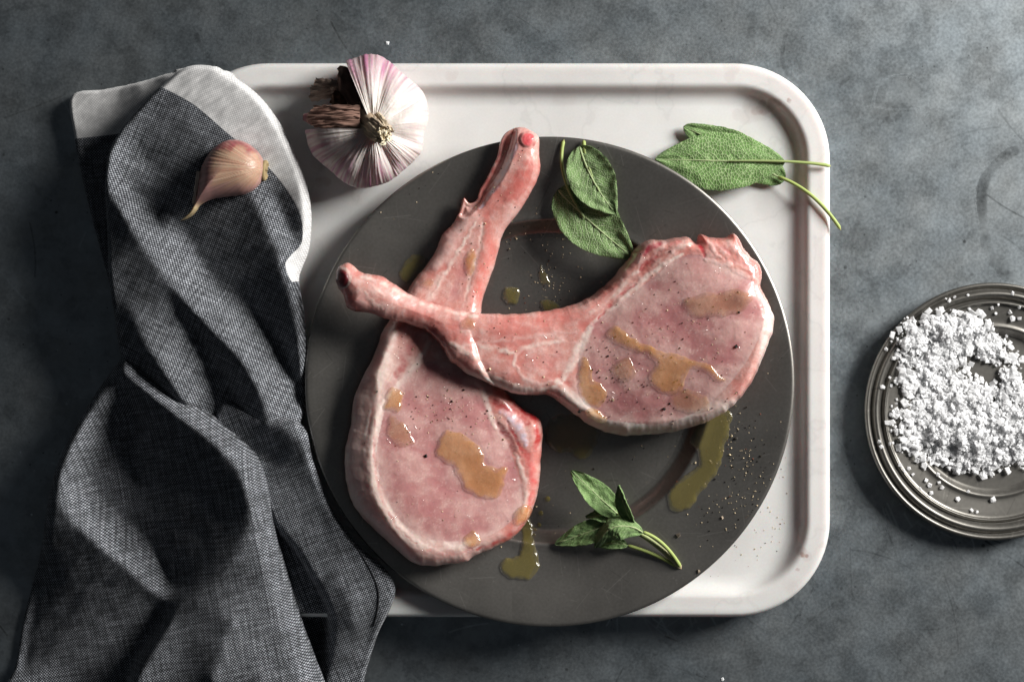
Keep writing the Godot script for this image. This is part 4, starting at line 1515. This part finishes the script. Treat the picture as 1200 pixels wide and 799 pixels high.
func flake_mesh(st: SurfaceTool, tr: Transform3D, r: RandomNumberGenerator) -> void:
	# a broken plate of salt: uneven four- or five-sided frustum
	var n := 4 if r.randf() < 0.6 else 5
	var lo := []
	var hi := []
	var ph := r.randf() * TAU
	var taper := r.randf_range(0.45, 0.95)
	for i in n:
		var a := ph + TAU * i / n + r.randf_range(-0.25, 0.25)
		var q := r.randf_range(0.75, 1.15)
		lo.append(tr * Vector3(cos(a) * q, 0, sin(a) * q))
		hi.append(tr * Vector3(cos(a) * q * taper, r.randf_range(0.3, 0.6), sin(a) * q * taper))
	for i in n:
		var j := (i + 1) % n
		for v in [lo[i], hi[i], lo[j], lo[j], hi[i], hi[j]]:
			st.add_vertex(v)
	for i in range(1, n - 1):
		for v in [hi[0], hi[i + 1], hi[i]]:
			st.add_vertex(v)
		for v in [lo[0], lo[i], lo[i + 1]]:
			st.add_vertex(v)

func salt() -> void:
	var r := RandomNumberGenerator.new()
	r.seed = 17
	var m := std(Vector3(0.93, 0.935, 0.945), 0.4, 0.0, 0.5)
	m.backlight_enabled = true
	m.backlight = Color(1, 1, 1)
	var st := SurfaceTool.new()
	st.begin(Mesh.PRIMITIVE_TRIANGLES)
	st.set_smooth_group(-1)
	var made := 0
	var clump := noise(18, 0.045, 3)
	var tries := 0
	while made < 7000 and tries < 90000:
		tries += 1
		var p := Vector2(r.randf_range(1020, 1235), r.randf_range(345, 580))
		var h := heap(p)
		h *= 0.88 + 0.75 * clump.get_noise_2d(p.x, p.y)
		if r.randf() > clampf((h - 0.9) / 3.2, 0.09 if heap(p) > 1.4 else 0.0, 1.0):
			continue
		made += 1
		var size := r.randf_range(0.7, 2.2) if r.randf() < 0.62 else r.randf_range(2.4, 6.0) * (0.75 if h > 4.0 else 1.0)
		size *= S
		var b := Basis.from_euler(Vector3(r.randfn() * 0.34, r.randf() * TAU, r.randfn() * 0.34)).scaled_local(Vector3(size, size * 0.34, size))
		var lvl := 1.0 - 0.5 * pow(r.randf(), 2.0)
		flake_mesh(st, Transform3D(b, P(p.x, p.y, dish_y(p) + h * lvl * 0.00075 + 0.0002, 0.012)), r)
	# the packed fine grains below the flakes
	var cn := noise(19, 0.16, 3, FastNoiseLite.TYPE_CELLULAR)
	for j in 118:
		for i in 108:
			var q := []
			var ok := true
			for c in [[0, 0], [1, 0], [0, 1], [1, 1]]:
				var p := Vector2(1020 + (i + c[0]) * 2.0, 345 + (j + c[1]) * 2.0)
				var h := heap(p) * (0.88 + 0.7 * clump.get_noise_2d(p.x, p.y)) + cn.get_noise_2d(p.x, p.y) * 1.0 - 1.2
				ok = ok and h > 0.5
				q.append(P(p.x + cn.get_noise_2d(p.y, p.x) * 1.5, p.y, dish_y(p) + h * 0.00069, 0.012))
			if ok:
				for v in [0, 1, 2, 1, 3, 2]:
					st.add_vertex(q[v])
	st.generate_normals()
	var o := put("salt_heap", st.commit(), m)
	tag(o, "loose heap of white flaky sea salt in the pewter dish", "salt", "", "stuff")
	# single flakes lying loose on the rim
	var at := v2([1038, 409, 1044, 400, 1047, 420, 1043, 442, 1045, 452, 1034, 453, 1052, 468, 1046, 476, 1040, 495, 1045, 505, 1043, 520, 1053, 527, 1030, 517, 1032, 523, 1060, 552, 1066, 549, 1071, 556, 1086, 563, 1090, 569, 1102, 566, 1105, 571, 1124, 585, 1140, 598, 1146, 600, 1096, 382, 1103, 361, 1108, 350, 1112, 352, 1118, 348, 1134, 346, 1137, 362, 1141, 371, 1148, 366, 1164, 361, 1170, 357, 1168, 367, 1188, 373, 1196, 373, 1195, 360, 1185, 366, 1157, 375, 1070, 381, 1084, 371, 1094, 374, 1122, 367, 1126, 378, 1186, 344, 1100, 556, 1079, 573, 1136, 576, 1166, 586, 1092, 578, 1055, 545, 1186, 486, 1194, 495, 1200, 478])
	var centre := Vector2(DX, DY)
	at.sort_custom(func(a, b): return fposmod((a - centre).angle() - PI * 0.4, TAU) < fposmod((b - centre).angle() - PI * 0.4, TAU))
	var nth := ["first", "second", "third", "fourth", "fifth", "sixth", "seventh", "eighth", "ninth", "tenth", "eleventh", "twelfth", "thirteenth", "fourteenth", "fifteenth", "sixteenth", "seventeenth", "eighteenth", "nineteenth", "twentieth"]
	var counted := {}
	for p in at:
		var turn := fposmod((p - centre).angle(), TAU) / TAU * 360.0
		var side: String = "bottom" if turn > 60 and turn < 112 else "lower left" if turn >= 112 and turn < 160 else "left" if turn >= 160 and turn < 200 else "upper left" if turn >= 200 and turn < 245 else "top" if turn >= 245 and turn < 300 else "right"
		counted[side] = counted.get(side, 0) + 1
		var label := "%s loose white salt flake counted clockwise along the %s of the dish rim" % [nth[mini(counted[side], 20) - 1], side]
		var s := SurfaceTool.new()
		s.begin(Mesh.PRIMITIVE_TRIANGLES)
		s.set_smooth_group(-1)
		var size := r.randf_range(1.6, 3.6) * S
		if r.randf() < 0.2: size *= 1.5
		flake_mesh(s, Transform3D(Basis.from_euler(Vector3(r.randfn() * 0.25, r.randf() * TAU, r.randfn() * 0.25)).scaled_local(Vector3(size, size * 0.9, size)), Vector3(0, 0.0002, 0)), r)
		s.generate_normals()
		var f := put("salt_flake", s.commit(), m)
		f.position = P(p.x, p.y, dish_y(p), 0.008)
		tag(f, label, "salt flake", "loose salt flakes on the dish rim")
	for q in [[454, 50, 2.6, "tiny white crumb on the table just above the garlic bulb"], [847, 796, 2.4, "tiny white crumb on the table at the bottom frame edge below the board"]]:
		var s := SurfaceTool.new()
		s.begin(Mesh.PRIMITIVE_TRIANGLES)
		s.set_smooth_group(-1)
		flake_mesh(s, Transform3D(Basis.from_scale(Vector3.ONE * q[2] * S), Vector3.ZERO), r)
		s.generate_normals()
		var f := put("salt_crumb", s.commit(), m)
		f.position = P(q[0], q[1], 0.0001)
		tag(f, q[3], "salt crumb", "stray crumbs on the table")

# ------------------------------------------------------------------ oil
func oil() -> void:
	var white := Image.create(4, 4, false, Image.FORMAT_RGB8)
	white.fill(Color.WHITE)
	var wt := ImageTexture.create_from_image(white)
	var mats := []
	for c in [Color(0.92, 0.46, 0.0, 0.16), Color(0.24, 0.185, 0.006, 0.28), Color(0.92, 0.46, 0.0, 0.075)]:
		var m := StandardMaterial3D.new()
		m.albedo_color = Color(c.r, c.g, c.b).linear_to_srgb()
		m.albedo_color.a = c.a
		m.albedo_texture = wt
		m.transparency = BaseMaterial3D.TRANSPARENCY_ALPHA
		m.roughness = 0.08
		mats.append(m)
	var gloss := std(Vector3(1, 1, 1), 0.04, 0.0, 0.5)
	gloss.albedo_color.a = 0.01
	gloss.transparency = BaseMaterial3D.TRANSPARENCY_ALPHA
	# where (0 lower chop, 1 upper chop, 2 plate), outline, thickness mm, label
	var pools := [
		[1, [712, 385, 724, 383, 736, 393, 752, 402, 768, 410, 784, 414, 800, 419, 822, 424, 836, 436, 846, 446, 838, 446, 820, 434, 806, 432, 800, 440, 798, 452, 786, 460, 768, 456, 758, 440, 766, 424, 752, 414, 732, 408, 714, 400], 0.7, "long branching smear of golden oil across the loin of the upper chop"],
		[1, [680, 420, 690, 424, 694, 440, 702, 448, 710, 458, 708, 470, 694, 476, 682, 468, 676, 448], 0.6, "golden oil pool in the left corner of the upper chop's loin"],
		[1, [722, 424, 736, 420, 744, 432, 738, 446, 724, 446, 716, 436], 0.5, "small round oil spot on the upper chop below its long oil smear"],
		[1, [784, 462, 804, 456, 820, 462, 830, 474, 818, 484, 798, 482, 786, 474], 0.4, "faint oil spot low on the upper chop's loin near the fat"],
		[1, [800, 350, 830, 344, 860, 340, 876, 348, 868, 362, 840, 372, 812, 372, 798, 362], 0.4, "broad pale oil smear high on the right of the upper chop"],
		[1, [688, 478, 700, 480, 712, 489, 708, 495, 696, 492, 686, 485], 0.6, "yellow oil streak on the white fat at the upper chop's lower left"],
		[1, [542, 376, 552, 373, 558, 380, 552, 387, 542, 385], 0.5, "small oil drop on the rib of the upper chop"],
		[0, [520, 506, 530, 503, 542, 508, 556, 518, 566, 528, 568, 540, 580, 548, 594, 546, 592, 560, 588, 574, 578, 582, 560, 580, 546, 572, 538, 556, 532, 544, 518, 538, 512, 524], 0.9, "largest golden oil pool in the middle of the lower chop"],
		[0, [455, 458, 466, 453, 473, 462, 471, 477, 462, 482, 452, 476], 0.8, "oval oil drop near the left fat of the lower chop"],
		[0, [455, 495, 460, 486, 474, 494, 482, 506, 486, 520, 470, 522, 458, 512], 0.35, "thin clear oil film with bright edge at left of the lower chop"],
		[0, [604, 600, 614, 592, 622, 596, 620, 608, 610, 614, 602, 612], 0.8, "bright orange oil drop on the lower right edge of the lower chop"],
		[0, [546, 624, 556, 620, 564, 626, 562, 638, 550, 640, 544, 634], 0.6, "small oil drop at the bottom edge of the lower chop"],
		[0, [545, 302, 552, 292, 556, 298, 554, 316, 548, 322, 544, 314], 0.6, "oil streak on the rib of the lower chop"],
		[0, [494, 330, 504, 326, 508, 333, 500, 338], 0.5, "small oil drop beside the streak on the lower chop's rib"],
		[2, [842, 482, 856, 486, 854, 508, 846, 530, 842, 548, 830, 566, 818, 582, 804, 598, 790, 599, 783, 590, 784, 576, 796, 564, 812, 552, 820, 542, 818, 528, 812, 518, 818, 500], 0.9, "long olive oil trail running from the upper chop down the plate rim"],
		[2, [606, 600, 622, 612, 626, 640, 632, 656, 630, 672, 616, 678, 596, 676, 586, 664, 592, 654, 608, 650, 612, 632, 606, 616], 0.9, "olive oil puddle spilling below the lower chop on the plate"],
		[2, [640, 500, 655, 486, 690, 490, 706, 506, 698, 526, 684, 540, 672, 534, 650, 528, 638, 518], 0.7, "dark olive oil pool on the plate between the two chops"],
		[2, [589, 340, 597, 335, 606, 338, 609, 347, 604, 355, 595, 356, 588, 350], 0.9, "round olive oil drop on the plate right of the raised rib"],
		[2, [633, 310, 637, 314, 644, 326, 643, 332, 634, 332], 0.6, "tiny triangular oil drop on the plate above the upper chop"],
		[2, [635, 352, 646, 353, 656, 358, 654, 364, 636, 364], 0.6, "small oil smear on the plate just touching the upper chop's rib"],
		[2, [468, 318, 482, 300, 500, 302, 498, 318, 484, 332, 470, 330], 0.5, "faint oil smear on the plate left of the lower chop's rib"]]
	for q in pools:
		var poly := curve(v2(q[1]), true, 1.0)
		var nz := noise(int(q[1][0]), 0.05, 2)
		for i in poly.size():
			var v := poly[i]
			poly[i] += Vector2(nz.get_noise_2d(v.x, v.y), nz.get_noise_2d(v.y, v.x + 90)) * 3.0
		var f := Field.new(poly, bounds(poly, 4.0), 1.0)
		var n := f.nx * f.ny
		var top := PackedFloat32Array()
		top.resize(n)
		var low := PackedFloat32Array()
		low.resize(n)
		var col := PackedColorArray()
		col.resize(n)
		var reg := PackedByteArray()
		reg.resize(n)
		for j in f.ny:
			for i in f.nx:
				var k := j * f.nx + i
				var p := Vector2(f.x0 + i * f.g, f.y0 + j * f.g)
				if f.d[k] <= 0 and f.near[k] >= 0: p = f.pts[f.near[k]]
				var y := plate_y(p) if q[0] == 2 else chop_y(p * 1.0, q[0])
				var t := minf(maxf(f.d[k], 0) / 5.0, 1.0)
				var film: float = 0.001 * q[2] * sqrt(1.0 - (1.0 - t) * (1.0 - t)) + 0.00003 * nz.get_noise_2d(p.x * 0.6, p.y * 0.6) * t
				top[k] = y + 0.00012 + film
				low[k] = y - 0.0001
		var ms := relief(f, top, low, col, reg, 1, PREF if q[0] == 2 else CREF)
		var deep := Field.new(PackedVector2Array([Vector2(f.x0, f.y0), Vector2(f.x0 + 1, f.y0), Vector2(f.x0, f.y0 + 1)]), Rect2(f.x0, f.y0, 2, 2), 1.0)
		deep.nx = f.nx
		deep.ny = f.ny
		deep.d = f.d.duplicate()
		deep.near = f.near.duplicate()
		var mat: Material = mats[1 if q[0] == 2 else 0 if q[2] > 0.55 else 2]
		var t2 := top.duplicate()
		for k in n:
			var dd := f.d[k] - 4.0 - 4.0 * nz.get_noise_2d(300.0 + k % f.nx, k / f.nx)
			deep.d[k] = dd
			deep.near[k] = -1
			t2[k] = top[k] - 0.00006 - 0.0002 * (1.0 - ss(0.0, 4.0, dd))
		var inner = relief(deep, t2, low, col, reg, 1, PREF if q[0] == 2 else CREF)[0]
		var o := put("oil_pool" if q[2] > 0.55 else "oil_film", ms[0], mat)
		for k in n:
			top[k] += 0.00012 + 0.00025 * ss(0.0, 5.0, f.d[k])
			low[k] = top[k] - 0.00006 * ss(0.0, 2.0, f.d[k])
		put("glossy_surface", relief(f, top, low, col, reg, 1, PREF if q[0] == 2 else CREF)[0], gloss, o)
		if inner: put("deep_middle", inner, mat, o)
		tag(o, q[3], "olive oil", "oil drizzled on chops and plate")
	# three clear droplets in a row beside the lower chop
	for i in 5:
		var p := Vector2([642, 634, 632, 627, 626][i], [586, 603, 617, 622, 628][i])
		var mesh := SphereMesh.new()
		mesh.radius = [3.2, 2.8, 2.6, 2.2, 1.8][i] * S
		mesh.height = mesh.radius * 1.1
		mesh.radial_segments = 16
		mesh.rings = 8
		var o := put("oil_droplet", mesh, mats[1])
		o.position = P(p.x, p.y, plate_y(p) + mesh.radius * 0.2, PREF)
		tag(o, ["highest and farthest out of the oil droplets beside the lower chop's right edge", "second highest oil droplet beside the lower chop's right edge, closer to the meat", "middle one of the five oil droplets beside the lower chop's right edge", "fourth oil droplet down beside the lower chop, just above its oil puddle", "lowest and smallest oil droplet, touching the top of the oil puddle"][i], "olive oil", "oil droplets beside the lower chop")

# ------------------------------------------------------------------ pepper
func grain(r: RandomNumberGenerator) -> ArrayMesh:
	var st := SurfaceTool.new()
	st.begin(Mesh.PRIMITIVE_TRIANGLES)
	st.set_smooth_group(-1)
	flake_mesh(st, Transform3D(Basis.from_scale(Vector3(1, 1.6, 1)), Vector3(0, -0.3, 0)), r)
	st.generate_normals()
	return st.commit()

func pepper() -> void:
	var r := RandomNumberGenerator.new()
	r.seed = 23
	var g := grain(r)
	var m := std(Vector3.ONE, 0.8, 0.0, 0.3)
	m.vertex_color_use_as_albedo = true
	# clusters: surface, centre, spread, count
	var sets := [
		["ground pepper scattered on the grey plate", 2, [[868, 530, 22, 34, 150], [880, 590, 20, 26, 60], [840, 600, 26, 24, 36], [640, 300, 26, 22, 50], [640, 340, 20, 18, 46], [800, 540, 40, 40, 26], [620, 270, 30, 14, 24], [700, 330, 30, 26, 14], [740, 560, 50, 40, 16], [700, 180, 50, 16, 12], [480, 250, 30, 40, 10], [640, 610, 30, 40, 14]]],
		["ground black pepper scattered over the lower chop", 0, [[530, 480, 32, 18, 80], [500, 500, 40, 30, 40], [560, 300, 14, 40, 40], [595, 210, 12, 34, 22], [520, 560, 50, 40, 26], [480, 400, 16, 14, 12]]],
		["ground black pepper scattered over the upper chop", 1, [[790, 410, 50, 40, 120], [720, 430, 24, 26, 60], [780, 470, 46, 16, 46], [640, 420, 40, 20, 26], [520, 385, 60, 14, 18], [830, 350, 30, 30, 24]]],
		["ground pepper scattered on the lower right of the marble board", 3, [[910, 620, 18, 26, 26], [890, 650, 24, 16, 20], [925, 580, 10, 40, 12]]]]
	for s in sets:
		var tr: Array[Transform3D] = []
		var cols: Array[Color] = []
		for c in s[2]:
			for i in c[4]:
				var p := Vector2(c[0] + r.randfn() * c[2], c[1] + r.randfn() * c[3])
				var y := 0.0
				var ref := CREF
				var over := false
				for w in 2:
					if chop_f[w].sample(chop_f[w].d, p) > 1.5:
						over = over or w != s[1]
				if s[1] < 2:
					if chop_f[s[1]].sample(chop_f[s[1]].d, p) < 4.0 or (s[1] == 0 and over): continue
					y = chop_y(p, s[1])
				elif s[1] == 2:
					if over or p.distance_to(Vector2(PX, PY)) > 282: continue
					y = plate_y(p)
					ref = PREF
				else:
					if p.distance_to(Vector2(PX, PY)) < 290 or p.x > 925 or p.y > 675: continue
					y = 0.014
					ref = 0.014
				var size := r.randf_range(0.35, 0.95) * S * (1.7 if r.randf() < 0.09 else 1.0)
				tr.append(Transform3D(Basis.from_euler(Vector3(r.randf() * 1.5, r.randf() * TAU, r.randf() * 1.5)).scaled_local(Vector3.ONE * size), P(p.x, p.y, y + size * 0.25, ref)))
				var k := r.randf()
				var tan := Vector3(0.62, 0.50, 0.33) * r.randf_range(0.6, 1.2)
				var q := tan if k < (0.62 if s[1] != 1 else 0.4) else Vector3(0.02, 0.016, 0.013)
				if k > 0.95: q = Vector3(0.22, 0.07, 0.04)
				cols.append(Color(q.x, q.y, q.z))
		var mm := MultiMesh.new()
		mm.transform_format = MultiMesh.TRANSFORM_3D
		mm.use_colors = true
		mm.mesh = g
		mm.instance_count = tr.size()
		for i in tr.size():
			mm.set_instance_transform(i, tr[i])
			mm.set_instance_color(i, cols[i])
		var o := MultiMeshInstance3D.new()
		o.name = numbered("ground_pepper")
		o.multimesh = mm
		o.material_override = m
		add_child(o)
		tag(o, s[0], "ground pepper", "", "stuff")
	# coarser pieces one can pick out
	for q in [[795, 627, 3.4, 2, "coarse brown peppercorn piece on the plate above the sprig's stem", 0.10], [818, 668, 2.6, 2, "coarse tan peppercorn piece on the plate rim beside the sprig's stem end", 0.2], [846, 606, 2.6, 2, "coarse tan peppercorn piece below the oil trail on the plate rim", 0.4], [862, 514, 2.6, 2, "black peppercorn piece on the plate rim right of the oil trail", 0.02], [858, 406, 2.4, 1, "largest black peppercorn piece on the right of the upper chop", 0.012], [776, 478, 2.4, 1, "black peppercorn piece low on the upper chop's loin", 0.012], [500, 533, 2.6, 0, "black peppercorn piece left of the oil pool on the lower chop", 0.012], [678, 481, 2.2, 1, "black peppercorn piece on the fat at the upper chop's lower left", 0.012], [934, 598, 1.9, 3, "black pepper speck on the board at the right inner wall", 0.015]]:
		var p := Vector2(q[0], q[1])
		var y := plate_y(p) if q[3] == 2 else 0.0142 if q[3] == 3 else chop_y(p, q[3])
		var gm := grain(r)
		var o := put("pepper_piece", gm, std(Vector3(q[5], q[5] * 0.8, q[5] * 0.6), 0.8))
		o.scale = Vector3.ONE * q[2] * S
		o.rotation = Vector3(0.4, r.randf() * TAU, 0.2)
		o.position = P(p.x, p.y, y + 0.0003, PREF if q[3] == 2 else 0.014 if q[3] == 3 else CREF)
		tag(o, q[4], "peppercorn", "coarse pepper pieces")
